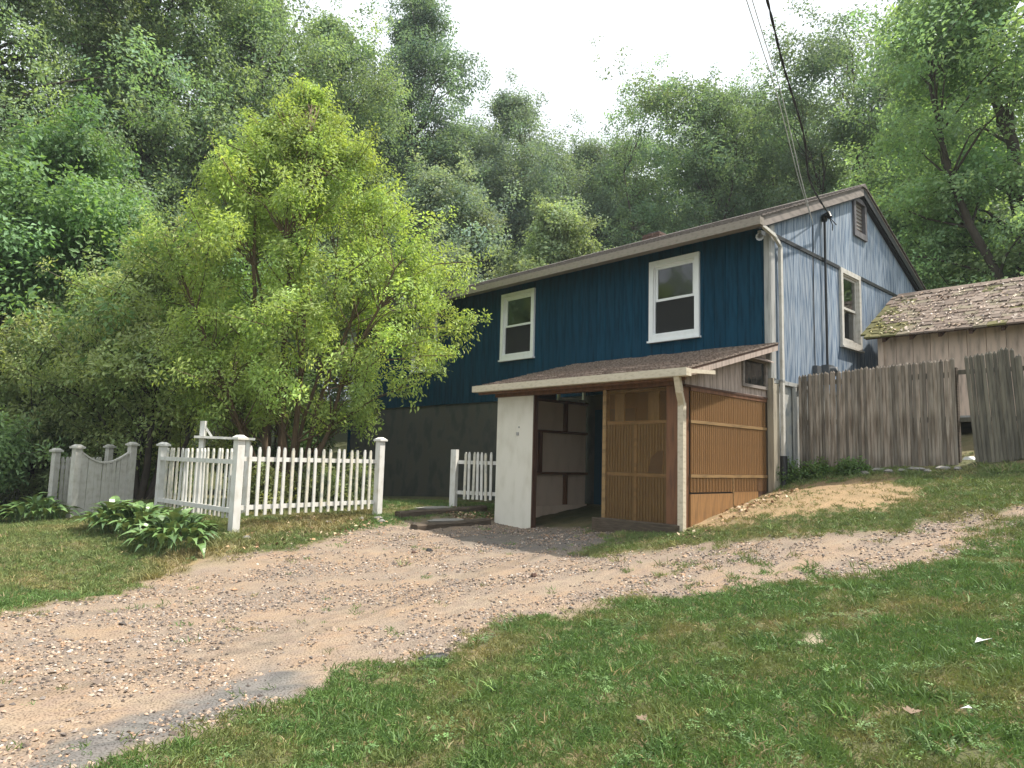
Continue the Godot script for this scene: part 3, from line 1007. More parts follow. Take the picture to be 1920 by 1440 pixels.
func make_porch():
	var p := thing("entry_porch", "brown timber lean-to porch with slatted screens on the blue house", "porch", hw(0, 0, 0), YAW)
	var x0 := -3.60
	var x1 := -.055
	var zf := 2.2
	var rt := func(z): return 3.40 - .265 * z         # roof surface
	# floor slab and threshold
	part("floor_slab", bbox(x0 + .02, x1 - .02, .1, .50, .03, zf - .1), mats.stone, p)
	part("threshold", bbox(-1.42, -.06, .45, .80, zf + .02, zf + .16), mats.tie, p)
	# cream panel by the door opening, and the left wall behind it
	var pn := part("front_panel", bbox(x0, -2.765, .25, 2.56, zf - .05, zf), mats.cream, p)
	part("edge_board", bbox(-2.765, -2.74, .3, 2.56, zf - .08, zf + .006), mats.brown_dark, pn)
	part("house_number", bbox(-3.13, -3.08, 1.94, 1.99, zf + .001, zf + .012), mats.trim_grey, pn)
	part("hook", bbox(-3.09, -3.065, 2.06, 2.08, zf + .001, zf + .01), mats.trim_grey, pn)
	var lw := part("side_wall", bbox(x0, x0 + .02, .25, 2.60, .02, zf - .052), mats.panel_inside, p)
	for y in [1.34, 2.06, 2.60]:
		part("stud_rail", bbox(x0 + .022, x0 + .10, y - .02, y + .022, .05, zf - .1), mats.brown, lw)
	for q in [[.62, 2.082, 2.58], [.60, .62, 1.318], [1.25, 1.362, 2.038]]:
		part("stud", bbox(x0 + .022, x0 + .10, q[1], q[2], q[0] - .022, q[0] + .022), mats.brown, lw)
	part("kick_board", bbox(x0 + .104, x0 + .15, .50, .80, .12, zf - .12), mats.panel_inside, lw)
	# gable of the left side: boards and a small bright window
	var lg := MB.new()
	lg.px([Vector2(.85, 2.62), Vector2(zf, 2.62), Vector2(zf, rt.call(zf) - .16), Vector2(.85, rt.call(.85) - .16)], x0, x0 + .03)
	part("side_gable", lg, mats.brown_dark, p)
	part("side_window", ring(-.36, .36, 0, .50, .05, .05, -.02, .02), mats.white, p, Vector3(x0 + .02, 2.63, .43), Vector3(0, PI / 2, 0))
	# back: house door in shade
	part("inner_door", bbox(-3.35, -2.45, .5, 2.5, .0, .04), mats.door_blue, p)
	# header and posts
	part("header_beam", bbox(x0 - .03, x1 - .02, 2.565, 2.74, zf - .10, zf + .03), mats.brown, p)
	part("corner_post", bbox(-.31, -.075, .3, 2.563, zf - .14, zf + .015), mats.brown, p)
	part("door_post", bbox(-1.375, -1.315, .45, 2.563, zf - .07, zf + .01), mats.rail, p)
	# slatted screen of the front
	var f := part("front_screen", bbox(-1.312, -.313, .62, 2.56, zf - .006, zf - .004), mats.bronze_screen, p)
	for y in [.66, 1.40, 2.10, 2.53]:
		part("screen_rail", bbox(-1.31, -.315, y - .022, y + .022, zf - .05, zf - .012), mats.rail if y > 1 and y < 2.4 else mats.slat, f)
	part("screen_stile", bbox(-.84, -.80, .69, 2.07, zf - .051, zf - .008), mats.rail, f)
	var i := 0
	var xx := -1.30
	while xx < -.33:
		for s in [[.684, 1.376], [1.424, 2.076]]:
			part("slat", bbox(xx, xx + .026, s[0], s[1], zf - .045, zf - .02), mats.slat, f)
		xx += .047
	for q in [[-1.18, -1.02], [-.62, -.45]]:
		part("slat", bbox(q[0], q[1], 2.126, 2.506, zf - .045, zf - .02), mats.slat, f)
	part("torn_patch", (func():
		var m := MB.new()
		m.pz([Vector2(-.62, 1.43), Vector2(-.40, 1.43), Vector2(-.38, 1.72), Vector2(-.46, 1.72), Vector2(-.57, 1.62)], zf - .018, zf - .014)
		return m).call(), mats.screen, f)
	# slatted screen of the side
	var s2 := part("side_screen", bbox(x1 + .006, x1 + .008, 1.2, 2.50, .06, zf - .15), mats.bronze_screen, p)
	for y in [1.41, 2.105]:
		part("screen_rail", bbox(x1 - .012, x1 + .012, y - .02, y + .02, .05, zf - .142), mats.rail, s2)
	part("screen_rail", bbox(x1 - .04, x1 + .012, 2.50, 2.545, .05, zf - .142), mats.brown, s2)
	var zz := .08
	while zz < zf - .17:
		var wv := rng.randf_range(.024, .034)
		for s in [[1.434, 2.082], [2.128, 2.498]]:
			part("slat", bbox(x1 - .024, x1, s[0], s[1], zz, zz + wv), mats.slat_side, s2)
		zz += .048
	part("base_panel", bbox(x1 - .025, x1 + .004, .45, 1.18, 1.02, zf - .145), mats.slat_side, s2)
	part("base_panel", bbox(x1 - .025, x1 + .004, .5, 1.20, .32, 1.0), mats.slat_side, s2)
	part("base_panel", bbox(x1 - .03, x1 - .004, .6, 1.388, .06, .30), mats.brown_dark, s2)
	part("base_stile", bbox(x1 - .02, x1 + .01, .5, 1.388, 1.002, 1.018), mats.rail, s2)
	zz = .36
	while zz < zf - .17:
		part("slat", bbox(x1 - .024, x1, 1.205, 1.386, zz, zz + .03), mats.slat_side, s2)
		zz += .075
	# side gable: pinkish boards and a hopper window
	var sg := part("side_gable", bbox(x1 - .035, x1 - .031, 2.60, 2.62, .03, zf - .05), mats.brown_dark, p)
	boards(sg, "z", .03, zf - .02, 2.56, func(a): return rt.call(a) - .13, .155, [[.06, .74, 2.70, 3.10]], x1 - .03, x1, [mats.pinkish], "gable_board")
	part("ledger_trim", bbox(x1 - .03, x1 + .02, 2.545, 2.572, .03, zf - .0), mats.brown_dark, p)
	var hwn := part("hopper_window", ring(-.36, .36, 0, .44, .045, .045, -.02, .03), mats.fascia, p, Vector3(x1, 2.68, .40), Vector3(0, PI / 2, 0))
	part("pane", bbox(-.315, .315, .045, .395, -.006, -.002), mats.glass, hwn)
	part("drip_board", (func():
		var m := MB.new()
		m.loft([Vector3(-.38, .46, -.01), Vector3(.38, .46, -.01), Vector3(.38, .40, .12), Vector3(-.38, .40, .12)], [Vector3(-.38, .475, -.01), Vector3(.38, .475, -.01), Vector3(.38, .415, .12), Vector3(-.38, .415, .12)])
		return m).call(), mats.pinkish, hwn)
	# roof: sheathing, rafters, shingles, rake board, gutter
	var ro := MB.new()
	ro.px([Vector2(.01, rt.call(0.01) - .03), Vector2(2.42, rt.call(2.42) - .03), Vector2(2.42, rt.call(2.42) - .055), Vector2(.01, rt.call(.01) - .055)], x0 - .25, .13)
	var roof := part("roof", ro, mats.brown_dark, p)
	var sh := MB.new()
	var z := .0
	while z < 2.42:
		var x := x0 - .26
		while x < .13:
			var e: float = min(x + rng.randf_range(.2, .36), .14)
			var za := 2.47 - z
			var zb: float = max(.012, za - .2)
			var l := rng.randf_range(.0, .014)
			sh.loft([Vector3(x + .003, rt.call(za) - .026, za), Vector3(e - .003, rt.call(za) - .026, za), Vector3(e - .003, rt.call(za) + l, za), Vector3(x + .003, rt.call(za) + l, za)], [Vector3(x + .003, rt.call(zb) - .028, zb), Vector3(e - .003, rt.call(zb) - .028, zb), Vector3(e - .003, rt.call(zb) - .015, zb), Vector3(x + .003, rt.call(zb) - .015, zb)])
			x = e
		z += .145
	part("shingles", sh, mats.porch_shingle, roof).set_meta("kind", "stuff")
	var rk := MB.new()
	rk.px([Vector2(.02, rt.call(.02) - .035), Vector2(2.42, rt.call(2.42) - .035), Vector2(2.42, rt.call(2.42) - .13), Vector2(.02, rt.call(.02) - .13)], .10, .128)
	part("rake_board", rk, mats.pinkish, roof)
	var xr := x0 - .1
	while xr < .1:
		var r := MB.new()
		r.px([Vector2(.05, rt.call(.05) - .058), Vector2(2.38, rt.call(2.38) - .058), Vector2(2.38, rt.call(2.38) - .13), Vector2(.05, rt.call(.05) - .18)], xr - .02, xr + .02)
		part("rafter", r, mats.brown, roof)
		xr += .45
	part("fascia_board", bbox(x0 - .25, .10, 2.60, 2.71, 2.385, 2.41), mats.brown, roof)
	var gt := MB.new()
	for b in [[2.415, 2.525, 2.635, 2.645], [2.415, 2.42, 2.645, 2.73], [2.52, 2.527, 2.645, 2.735]]:
		gt.box(x0 - .28, .19, b[2], b[3], b[0], b[1])
	gt.box(.184, .19, 2.645, 2.73, 2.42, 2.52)
	gt.box(x0 - .28, x0 - .274, 2.645, 2.73, 2.42, 2.52)
	gt.beam(Vector3(.165, 2.70, 2.41), Vector3(.165, 2.74, 1.85), .035, .05)
	part("gutter", gt, mats.porch_gutter, roof)
	var ds := MB.new()
	ds.box(-.09, -.01, .62, 2.33, zf + .022, zf + .092)
	ds.beam(Vector3(-.05, 2.31, zf + .057), Vector3(.0, 2.48, zf + .2), .075, .075)
	ds.beam(Vector3(.0, 2.45, zf + .185), Vector3(.02, 2.65, zf + .27), .075, .075)
	part("downspout", ds, mats.porch_gutter, p)

func make_shed():
	var s := thing("shed", "tan board shed with mossy shingle roof behind the stockade fence", "shed", hw(0, 0, 0), YAW)
	var xa := .52
	var xb := 6.2
	var rt := func(z): return 3.80 + (-2.6 - z) * .60 if z > -4.35 else 4.85 - (-4.35 - z) * .60
	var fw := sheet(s, "front_wall", "x", xa, xb, 1.2, 3.80, [[1.62, 1.95, 1.9, 2.36]], -3.0, -2.93, mats.room)
	boards(fw, "x", xa, xb, 1.25, func(_a): return 3.83, .26, [[1.62, 1.95, 1.9, 2.36]], -2.928, -2.9, mats.shed_board, "wall_board")
	part("hatch_trim", bbox(1.58, 1.99, 2.36, 2.44, -2.899, -2.87), mats.trim_grey, s)
	var g := MB.new()
	g.px([Vector2(-5.8, 1.2), Vector2(-2.93, 1.2), Vector2(-2.93, 3.90), Vector2(-4.35, 4.74), Vector2(-5.8, 3.87)], xa, xa + .06)
	part("end_wall", g, mats.shed_board[0], s)
	part("rear_wall", bbox(xa, xb, 1.2, 3.85, -5.86, -5.80), mats.shed_board[0], s)
	part("corner_board", bbox(xa - .02, xa + .07, 1.3, 3.83, -2.898, -2.87), mats.shed_board[2], s)
	var ro := MB.new()
	for q in [[-2.6, -4.35], [-6.1, -4.35]]:
		ro.px([Vector2(q[0], rt.call(q[0]) - .02), Vector2(q[1], 4.83), Vector2(q[1], 4.80), Vector2(q[0], rt.call(q[0]) - .05)], .40, xb + .1)
	var roof := part("roof", ro, mats.brown_dark, s)
	var xr := xa + .16
	while xr < xb:
		var r := MB.new()
		r.px([Vector2(-2.63, rt.call(-2.63) - .053), Vector2(-2.95, rt.call(-2.95) - .053), Vector2(-2.95, 3.84), Vector2(-2.63, 3.69)], xr - .025, xr + .025)
		part("rafter_tail", r, mats.brown_dark, roof)
		xr += .42
	# single shingles where they show; the far side joined
	var rest := MB.new()
	var row := 0
	for side in [1, -1]:
		row = 0
		var d := .0
		while d < 1.74:
			var x: float = .38 + (row % 2) * -.1
			while x < xb + .1:
				var wd := rng.randf_range(.17, .27)
				var za: float = -2.57 - d if side > 0 else -6.13 + d
				var zb: float = max(-4.36, za - .24) if side > 0 else min(-4.34, za + .24)
				var l := rng.randf_range(.002, .018)
				var l2 := rng.randf_range(.002, .018)
				var x1 := x + wd
				var ya: float = rt.call(za)
				var yb: float = rt.call(zb)
				var m := MB.new() if side > 0 and x < 3.6 else rest
				var j := rng.randf_range(-.012, .012)
				m.loft([Vector3(x + .005, ya - .018, za + j), Vector3(x1 - .005, ya - .018, za + j), Vector3(x1 - .005, ya + l, za + j), Vector3(x + .005, ya + l2, za + j)], [Vector3(x + .005, yb - .016, zb), Vector3(x1 - .005, yb - .016, zb), Vector3(x1 - .005, yb - .004, zb), Vector3(x + .005, yb - .004, zb)])
				if m != rest:
					var mossy: bool = rng.randf() < clamp(1.15 - (x - .38) * 1.5 - d * .7, .03, .9)
					part("shingle", m, mats.moss[rng.randi() % 2] if mossy else mats.shed_shingle[rng.randi() % 5], roof)
				x = x1
			d += .125
			row += 1
	part("shingles", rest, mats.shed_shingle[1], roof).set_meta("kind", "stuff")
	# fallen leaves and moss tufts lying on the shingles
	var lf := MB.new()
	lf.tri(Vector3(-.5, 0, 0), Vector3(0, .25, .34), Vector3(.5, .05, 0), Vector3.UP)
	lf.tri(Vector3(-.5, 0, 0), Vector3(.5, .05, 0), Vector3(0, .2, -.34), Vector3.UP)
	var list := []
	for i in 1700:
		var x := rng.randf_range(.42, 6.0)
		var d := rng.randf_range(0.0, 1.7)
		var z := -2.6 - d
		var green: bool = rng.randf() < clamp(.95 - (x - .4) * 1.3 - d * .35, .04, .9)
		var col := tinted(Color(.22, .2, .045) if green else ([Color(.30, .22, .15), Color(.2, .14, .1), Color(.38, .31, .25), Color(.12, .085, .06)][rng.randi() % 4]), .2)
		list.append_array([lean(Vector3(rng.randfn() * .35, 1, .5 + rng.randfn() * .35), rng.randf() * TAU, rng.randf_range(.03, .075)), Vector3(x, rt.call(z) + .018, z), col])
	var dm := leaf_mat(.1)
	scatter("leaf_litter", lf.mesh(), dm, list, roof)
	var rd := MB.new()
	rd.px([Vector2(-4.22, 4.79), Vector2(-4.35, 4.88), Vector2(-4.48, 4.79)], .38, xb + .1)
	part("ridge_cap", rd, mats.shed_shingle[1], roof)

# ------------------------------------------------------------------ fences
func picket_mesh(y0: float, y1: float, w: float, t: float, point := .045) -> ArrayMesh:
	var m := MB.new()
	m.pz([Vector2(-w / 2, y0), Vector2(w / 2, y0), Vector2(w / 2, y1 - point), Vector2(w * .22, y1), Vector2(-w * .22, y1), Vector2(-w / 2, y1 - point)], -t / 2, t / 2)
	return m.mesh()

func fence_post(parent: Node, at: Vector3, h: float, w: float, m: Material, capped := true):
	var c := MB.new()
	var r := w / 2
	c.pz([Vector2(-r, -.25), Vector2(r, -.25), Vector2(r, h), Vector2(-r, h)], -r, r)
	var p := part("post", c, m, parent, at)
	if capped:
		var k := MB.new()
		k.box(-r - .028, r + .028, h, h + .03, -r - .028, r + .028)
		k.loft([Vector3(-r - .018, h + .03, -r - .018), Vector3(r + .018, h + .03, -r - .018), Vector3(r + .018, h + .03, r + .018), Vector3(-r - .018, h + .03, r + .018)], [Vector3(-.03, h + .062, -.03), Vector3(.03, h + .062, -.03), Vector3(.03, h + .062, .03), Vector3(-.03, h + .062, .03)])
		part("post_cap", k, m, p)

func picket_fence(called: String, label: String, category: String, group: String, a: Vector3, b: Vector3, n: int, y0: float, y1: float, m: Material, ends: Array, dip := 0.0, w := .042, margin := .12):
	# a, b: feet of the two posts; y0, y1: heights above a.y of picket ends
	var d := b - a
	var len := Vector2(d.x, d.z).length()
	var o := thing(called, label, category, a, -atan2(d.z, d.x), group)
	var drop := d.y
	for q in [y0 + .11, y1 - .17]:
		var r := MB.new()
		r.beam(Vector3(.03, q, -.035), Vector3(len - .03, q, -.035), .032, .06)
		part("rail", r, m, o)
	var pm := picket_mesh(y0, y1, w, .022)
	for i in n:
		var t := (i + .5) / n
		var px: float = lerp(margin, len - margin, t)
		var mm: Mesh = pm
		if dip > 0.0:
			mm = picket_mesh(y0, y1 - dip * sin(t * PI), w, .022, .012)
		part("picket", mm, m if dip > 0.0 or rng.randf() < .6 else mats.picket_old, o, Vector3(px + rng.randfn() * .003, rng.randf_range(-.009, .009), -.006), Vector3(rng.randfn() * .008, 0, rng.randfn() * .013))
	if dip > 0.0:
		var tr := MB.new()
		for i in 10:
			var t0 := i / 10.0
			var t1 := (i + 1) / 10.0
			tr.beam(Vector3(lerp(.05, len - .05, t0), y1 - dip * sin(t0 * PI) + .005, -.006), Vector3(lerp(.05, len - .05, t1), y1 - dip * sin(t1 * PI) + .005, -.006), .05, .025)
		part("top_rail", tr, m, o)
	for e in ends:
		fence_post(o, Vector3(0, 0, 0) if e[0] == 0 else Vector3(len, drop, 0), e[1], e[2], m, e[3])
	return o

func g(x: float, z: float, dy := 0.0) -> Vector3:
	return Vector3(x, ground_mesh_at(x, z) + dy, z)

func make_fences():
	var G := "white picket fence round the yard"
	var c := g(-3.56, -9.24)
	var p2 := g(-2.09, -11.31)
	var pl := g(-5.39, -10.94)
	picket_fence("picket_fence", "sunlit white picket fence panel between the two tall capped posts", "fence", G, c, p2, 17, .20, 1.12, mats.picket, [[0, 1.20, .105, true], [1, 1.17, .105, true]])
	picket_fence("picket_fence", "shaded white picket fence panel behind the hosta clumps", "fence", G, c, pl, 17, .17, 1.08, mats.picket, [[1, 1.02, .105, true]])
	var gl := g(-6.60, -10.74)
	var gr := g(-6.20, -11.55)
	picket_fence("garden_gate", "weathered white gate with a scooped top between two capped posts", "gate", "", gl, gr, 13, .06, 1.02, mats.old_white, [[0, 1.07, .10, true], [1, 1.03, .10, true]], .17, .056, .07)
	var f1 := g(-7.36, -11.43)
	var f2 := g(-7.0, -12.3)
	picket_fence("picket_fence", "grey white picket panel standing behind the scooped gate", "fence", G, f1, f2, 12, .1, .92, mats.old_white, [[0, 1.0, .09, true], [1, 1.0, .09, true]], 0.0, .05)
	var d1 := g(-.94, -11.98)
	var d2 := hw(-3.65, 0, 2.02)
	d2.y = d1.y
	picket_fence("picket_fence", "short white picket panel joining the porch's cream wall", "fence", G, d1, d2, 7, .14, .93, mats.picket, [[0, .97, .10, false]], 0.0, .042, .16)
	# stockade fence in two panels
	var s := thing("stockade_fence", "grey brown pointed stockade fence panel beside the blue gable", "fence", hw(.05, 1.40, -.8), YAW, "stockade fence")
	var var_m := []
	for k in 5:
		var m := MB.new()
		var hh := 1.60 + k * .005
		var ring0 := []
		var ring1 := []
		for i in 6:
			var a := PI * i / 5.0
			ring0.append(Vector3(cos(a) * .0235, 0, sin(a) * .016))
			ring1.append(Vector3(cos(a) * .0235, hh - .032, sin(a) * .016))
		m.loft(ring0, ring1)
		var tip := []
		for i in 6:
			var a := PI * i / 5.0
			tip.append(Vector3(cos(a) * .004, hh, sin(a) * .004))
		m.loft(ring1, tip)
		var_m.append(m.mesh())
	for q in [.22, .85, 1.45]:
		part("rail", bbox(.02, 2.10, q - .035, q + .035, -.07, -.012), mats.stockade_dark[1], s)
	var x := .0
	while x < 2.12:
		part("picket", var_m[rng.randi() % 5], mats.stockade[rng.randi() % 5], s, Vector3(x + .02, x * .04 - .02 + rng.randf_range(-.006, .006), rng.randf_range(-.006, .006)), Vector3(0, 0, rng.randfn() * .004))
		x += .0435
	part("post", bbox(2.04, 2.13, -.2, 1.55, -.16, -.072), mats.tie, s)
	part("post", bbox(-.02, .06, -.2, 1.5, -.16, -.072), mats.tie, s)
	var s2 := thing("stockade_fence", "dark leaning stockade fence panel with gaps between its points", "fence", hw(2.36, 1.53, -.9), YAW, "stockade fence")
	for q in [.72, 1.36]:
		part("rail", bbox(-.20, 2.3, q - .028, q + .028, -.07, -.02), mats.stockade_dark[0], s2)
	x = .0
	while x < 2.3:
		var skip := absf(x - .47) < .01
		var low := absf(x - .58) < .06
		part("picket", var_m[rng.randi() % 5], mats.stockade_dark[rng.randi() % 5], s2, Vector3(x + .02, x * .17 - .05 - (.12 if low else 0.0) + rng.randf_range(-.015, .012), rng.randf_range(-.005, .005)), Vector3(0, 0, .05 + rng.randfn() * .006))
		x += .0445
	for q in [.6, 2.2]:
		part("post", bbox(q, q + .09, -.25, 1.5, -.16, -.072), mats.tie, s2)

# ------------------------------------------------------------------ small things
func rock(sd: int, sz: Vector3) -> ArrayMesh:
	var q := RandomNumberGenerator.new()
	q.seed = sd
	var pts := []
	for j in 3:
		var ringp := []
		for i in 7:
			var a := TAU * i / 7.0
			var rr: float = [.75, 1.0, .55][j] * q.randf_range(.75, 1.1)
			ringp.append(Vector3(cos(a) * rr * sz.x, [-.3, .25, .8][j] * sz.y * q.randf_range(.85, 1.1), sin(a) * rr * sz.z))
		pts.append(ringp)
	var m := MB.new()
	for j in 2:
		for i in 7:
			var k := (i + 1) % 7
			m.face([pts[j][i], pts[j][k], pts[j + 1][k]], Vector3(0, .2 * sz.y, 0))
			m.face([pts[j][i], pts[j + 1][k], pts[j + 1][i]], Vector3(0, .2 * sz.y, 0))
	for i in 5:
		m.face([pts[2][0], pts[2][i + 1], pts[2][i + 2]], Vector3(0, -5, 0))
	return m.mesh()

func one(called: String, label: String, category: String, mesh, m: Material, at: Vector3, turn := Vector3.ZERO, group := "") -> MeshInstance3D:
	var o := part(numbered(called), mesh, m, self, at, turn)
	meta(o, label, category, group)
	return o

func make_small():
	# timber steps into the yard
	for q in [[-1.74, -11.15, -.42, -12.08, .05, "upper dark timber step between picket post and porch", .09], [-1.38, -10.42, -.34, -11.32, .03, "lower dark timber step in front of the picket gap", .10]]:
		var a := g(q[0], q[1], q[4])
		var b := g(q[2], q[3], q[4])
		var o := thing("timber_step", q[5], "step", a, 0, "timber steps")
		var m := MB.new()
		var dv := b - a
		var s := dv.normalized().cross(Vector3.UP) * .1
		for k in 4:                      # an old tie, not quite straight
			var t0 := k / 4.0
			var t1 := (k + 1) / 4.0
			var j0 := Vector3(0, sin(k * 2.1) * .008, 0)
			var j1 := Vector3(0, sin((k + 1) * 2.1) * .008, 0)
			m.loft([dv * t0 + j0 - s - Vector3(0, .15, 0), dv * t0 + j0 + s - Vector3(0, .15, 0), dv * t0 + j0 + s + Vector3(0, .02, 0), dv * t0 + j0 + s * .75 + Vector3(0, .04, 0), dv * t0 + j0 - s * .75 + Vector3(0, .04, 0), dv * t0 + j0 - s + Vector3(0, .02, 0)], [dv * t1 + j1 - s - Vector3(0, .15, 0), dv * t1 + j1 + s - Vector3(0, .15, 0), dv * t1 + j1 + s + Vector3(0, .02, 0), dv * t1 + j1 + s * .75 + Vector3(0, .04, 0), dv * t1 + j1 - s * .75 + Vector3(0, .04, 0), dv * t1 + j1 - s + Vector3(0, .02, 0)])
		part("tie", m, mats.tie, o)
		part("tread_stone", rock(int(q[1] * -10.0), Vector3(.42, .045, .13)), mats.stone, o, dv * .5 + Vector3(0, .03, 0) + s * -1.9, Vector3(0, -atan2(dv.z, dv.x), 0))
	# stones and litter
	one("stone", "dark round stone alone in the middle of the gravel drive", "stone", rock(3, Vector3(.042, .05, .036)), mats.brown_dark, g(.28, -7.45, .006))
	one("stone", "dark stone on the drive below the timber steps", "stone", rock(4, Vector3(.045, .05, .038)), mats.black, g(-.99, -9.05, .006))
	one("stone", "small dark stone beside a larger one below the steps", "stone", rock(5, Vector3(.034, .034, .03)), mats.brown_dark, g(-1.17, -8.92, .004))
	one("asphalt_scrap", "flat black scrap at the edge of lawn and drive", "scrap", rock(6, Vector3(.16, .03, .06)), mats.black, g(-.49, -5.2, .0), Vector3(0, .55, 0))
	for i in 9:
		var x := .95 + i * .16
		var p := hw(x, 0, -.52 + sin(i * 2.3) * .06)
		one("edge_stone", "pale flat stone in the row along the stockade fence foot", "stone", rock(20 + i, Vector3(.075 + .03 * (i % 3), .05, .06)), mats.stone, g(p.x, p.z, .005), Vector3(0, i * 1.7, 0), "flat stones along the fence foot")
	for i in 5:
		var q: Array = [[-2.0, -10.95], [-1.92, -10.75], [-2.25, -10.85], [-3.3, -9.0], [-2.6, -10.3]][i]
		one("bank_stone", "small pale stone on the bank below the picket fence", "stone", rock(40 + i, Vector3(.07, .05, .055)), mats.stone, g(q[0], q[1], .005), Vector3(0, i * 1.1, 0), "stones on the fence bank")
	var wb := hw(2.235, 0, -1.12)
	one("white_block", "white painted block in the gap between the stockade panels", "block", rock(60, Vector3(.12, .12, .08)), mats.white, Vector3(wb.x, 1.67, wb.z), Vector3(0, YAW, 0))
	var bb := hw(2.24, 0, -1.14)
	one("footing_stone", "dark footing stone under the white block in the fence gap", "stone", rock(61, Vector3(.15, .17, .12)), mats.tie, Vector3(bb.x, 1.52, bb.z), Vector3(0, YAW, 0))
	# crumpled paper and curled leaves on the lawn
	var pm := MB.new()
	var q9 := [Vector3(-.09, .0, -.02), Vector3(-.03, .025, .03), Vector3(.03, .012, -.035), Vector3(.1, .02, .02), Vector3(-.02, .03, -.05), Vector3(.05, .035, .04)]
	for t in [[0, 1, 4], [1, 2, 4], [1, 5, 2], [5, 3, 2]]:
		pm.tri(q9[t[0]], q9[t[1]], q9[t[2]], (q9[t[2]] - q9[t[0]]).cross(q9[t[1]] - q9[t[0]]).normalized())
	one("paper_scrap", "crumpled white paper scrap lying on the lawn", "paper", pm, mats.paper, g(2.74, -4.13, .025), Vector3(0, .4, 0)).scale = Vector3(.7, .7, .6)
	one("paper_scrap", "narrow white scrap in the grass near a dead leaf", "paper", pm, mats.paper, g(2.08, -3.25, .03), Vector3(0, -.7, 0)).scale = Vector3(.45, .6, .4)
	one("dead_leaf", "curled dry brown leaf on the lawn", "leaf", dead_leaf(), mats.dry_leaf, g(1.88, -3.36, .025), Vector3(0, .9, 0)).scale = Vector3(.55, .6, .55)
	one("dead_leaf", "dark dead leaf lying in the open middle of the lawn", "leaf", dead_leaf(), mats.dry_leaf, g(.72, -3.75, .02), Vector3(0, 2.2, 0)).scale = Vector3(.5, .6, .5)
	# leaf litter under the short picket panel and on the bank
	var lf := MB.new()
	lf.tri(Vector3(-.5, 0, 0), Vector3(0, .18, .34), Vector3(.5, .1, 0), Vector3.UP)
	lf.tri(Vector3(-.5, 0, 0), Vector3(.5, .1, 0), Vector3(0, .2, -.34), Vector3.UP)
	var list := []
	for i in 900:
		var x: float
		var z: float
		if i < 330:
			var w := hw(rng.randf_range(-4.5, -3.65), 0, rng.randf_range(1.9, 2.75))
			x = w.x; z = w.z
		elif i < 480:
			var w := hw(rng.randf_range(-.0, .5), 0, rng.randf_range(.1, 2.6))
			x = w.x; z = w.z
		else:
			x = rng.randf_range(-3.4, -1.6); z = rng.randf_range(-11.0, -8.6)
			if inside(BANK, x, z) < -.2: continue
		list.append_array([lean(Vector3(rng.randfn() * .5, 1, rng.randfn() * .5), rng.randf() * TAU, rng.randf_range(.03, .07)), g(x, z, .02), tinted([Color(.24, .13, .07), Color(.34, .22, .12), Color(.16, .09, .05), Color(.42, .32, .2)][rng.randi() % 4], .2)])
	var o := scatter("leaf_litter", lf.mesh(), leaf_mat(.1), list, self)
	meta(o, "fallen brown leaves gathered by porch and fence foot", "leaves", "", "stuff")
	# stand with a plank behind the fence
	var st := thing("garden_stand", "white plank on a thin white post behind the picket corner", "stand", g(-4.58, -10.45), 0)
	var gy := ground_at(-4.58, -10.45)
	part("post", bbox(-.035, .035, -.1, 2.0 - gy, -.035, .035), mats.picket, st)
	var pk := MB.new()
	pk.beam(Vector3(-.1, 1.76 - gy, .06), Vector3(.68, 1.755 - gy, -.27), .16, .035)
	part("plank", pk, mats.picket, st)
	part("brace", (func():
		var m := MB.new()
		m.beam(Vector3(.04, 1.9 - gy, .0), Vector3(.12, 1.775 - gy, -.03), .03, .03)
		return m).call(), mats.picket, st)
	var lg := MB.new()
	lg.beam(Vector3(.6, -.15, -.235), Vector3(.6, 1.735 - gy, -.235), .06, .06, Vector3.RIGHT)
	part("leg", lg, mats.picket, st)

func dead_leaf() -> MB:
	var m := MB.new()
	for k in 5:
		var a := -1.2 + k * .6
		var d := Vector3(cos(a), .25 + .1 * sin(k * 2.0), sin(a)) * .085
		var s := Vector3(-sin(a), .05, cos(a)) * .02
		m.tri(Vector3(-.03, .0, 0), d * .6 + s, d, Vector3.UP)
		m.tri(Vector3(-.03, .0, 0), d, d * .6 - s, Vector3.UP)
	return m

func hosta_leaf(l: float, w: float, sd: int) -> ArrayMesh:
	var q := RandomNumberGenerator.new()
	q.seed = sd
	var m := MB.new()
	var n := 6
	var prof := [.12, .72, 1.0, .92, .62, .28, .0]
	var prev := []
	var rise := q.randf_range(.5, .8)
	for i in n + 1:
		var t := float(i) / n
		# a stalk that rises, then a blade that arches over
		var x := l * (.18 + .82 * t)
		var y := l * (rise * sin(t * 1.9 + .35) * .62 - t * t * .42) + .02
		var hw2 := w * .5 * float(prof[i])
		var cup := hw2 * .35
		var row := [Vector3(x, y + cup, hw2), Vector3(x, y, 0), Vector3(x, y + cup, -hw2)]
		if i > 0:
			for k in 2:
				var a: Vector3 = prev[k]
				var b: Vector3 = prev[k + 1]
				var c: Vector3 = row[k + 1]
				var d: Vector3 = row[k]
				var nn := (c - a).cross(b - d)
				if nn.y < 0: nn = -nn
				nn = nn.normalized()
				m.tri(a, c, b, nn)
				m.tri(a, d, c, nn)
		prev = row
	m.tube([Vector3(0, -.05, 0), Vector3(l * .1, .06 + l * .1, 0), prev[1] * 0.0 + Vector3(l * .18, l * rise * .21 + .02, 0)], [.008, .007, .005], 4)
	return m.mesh()

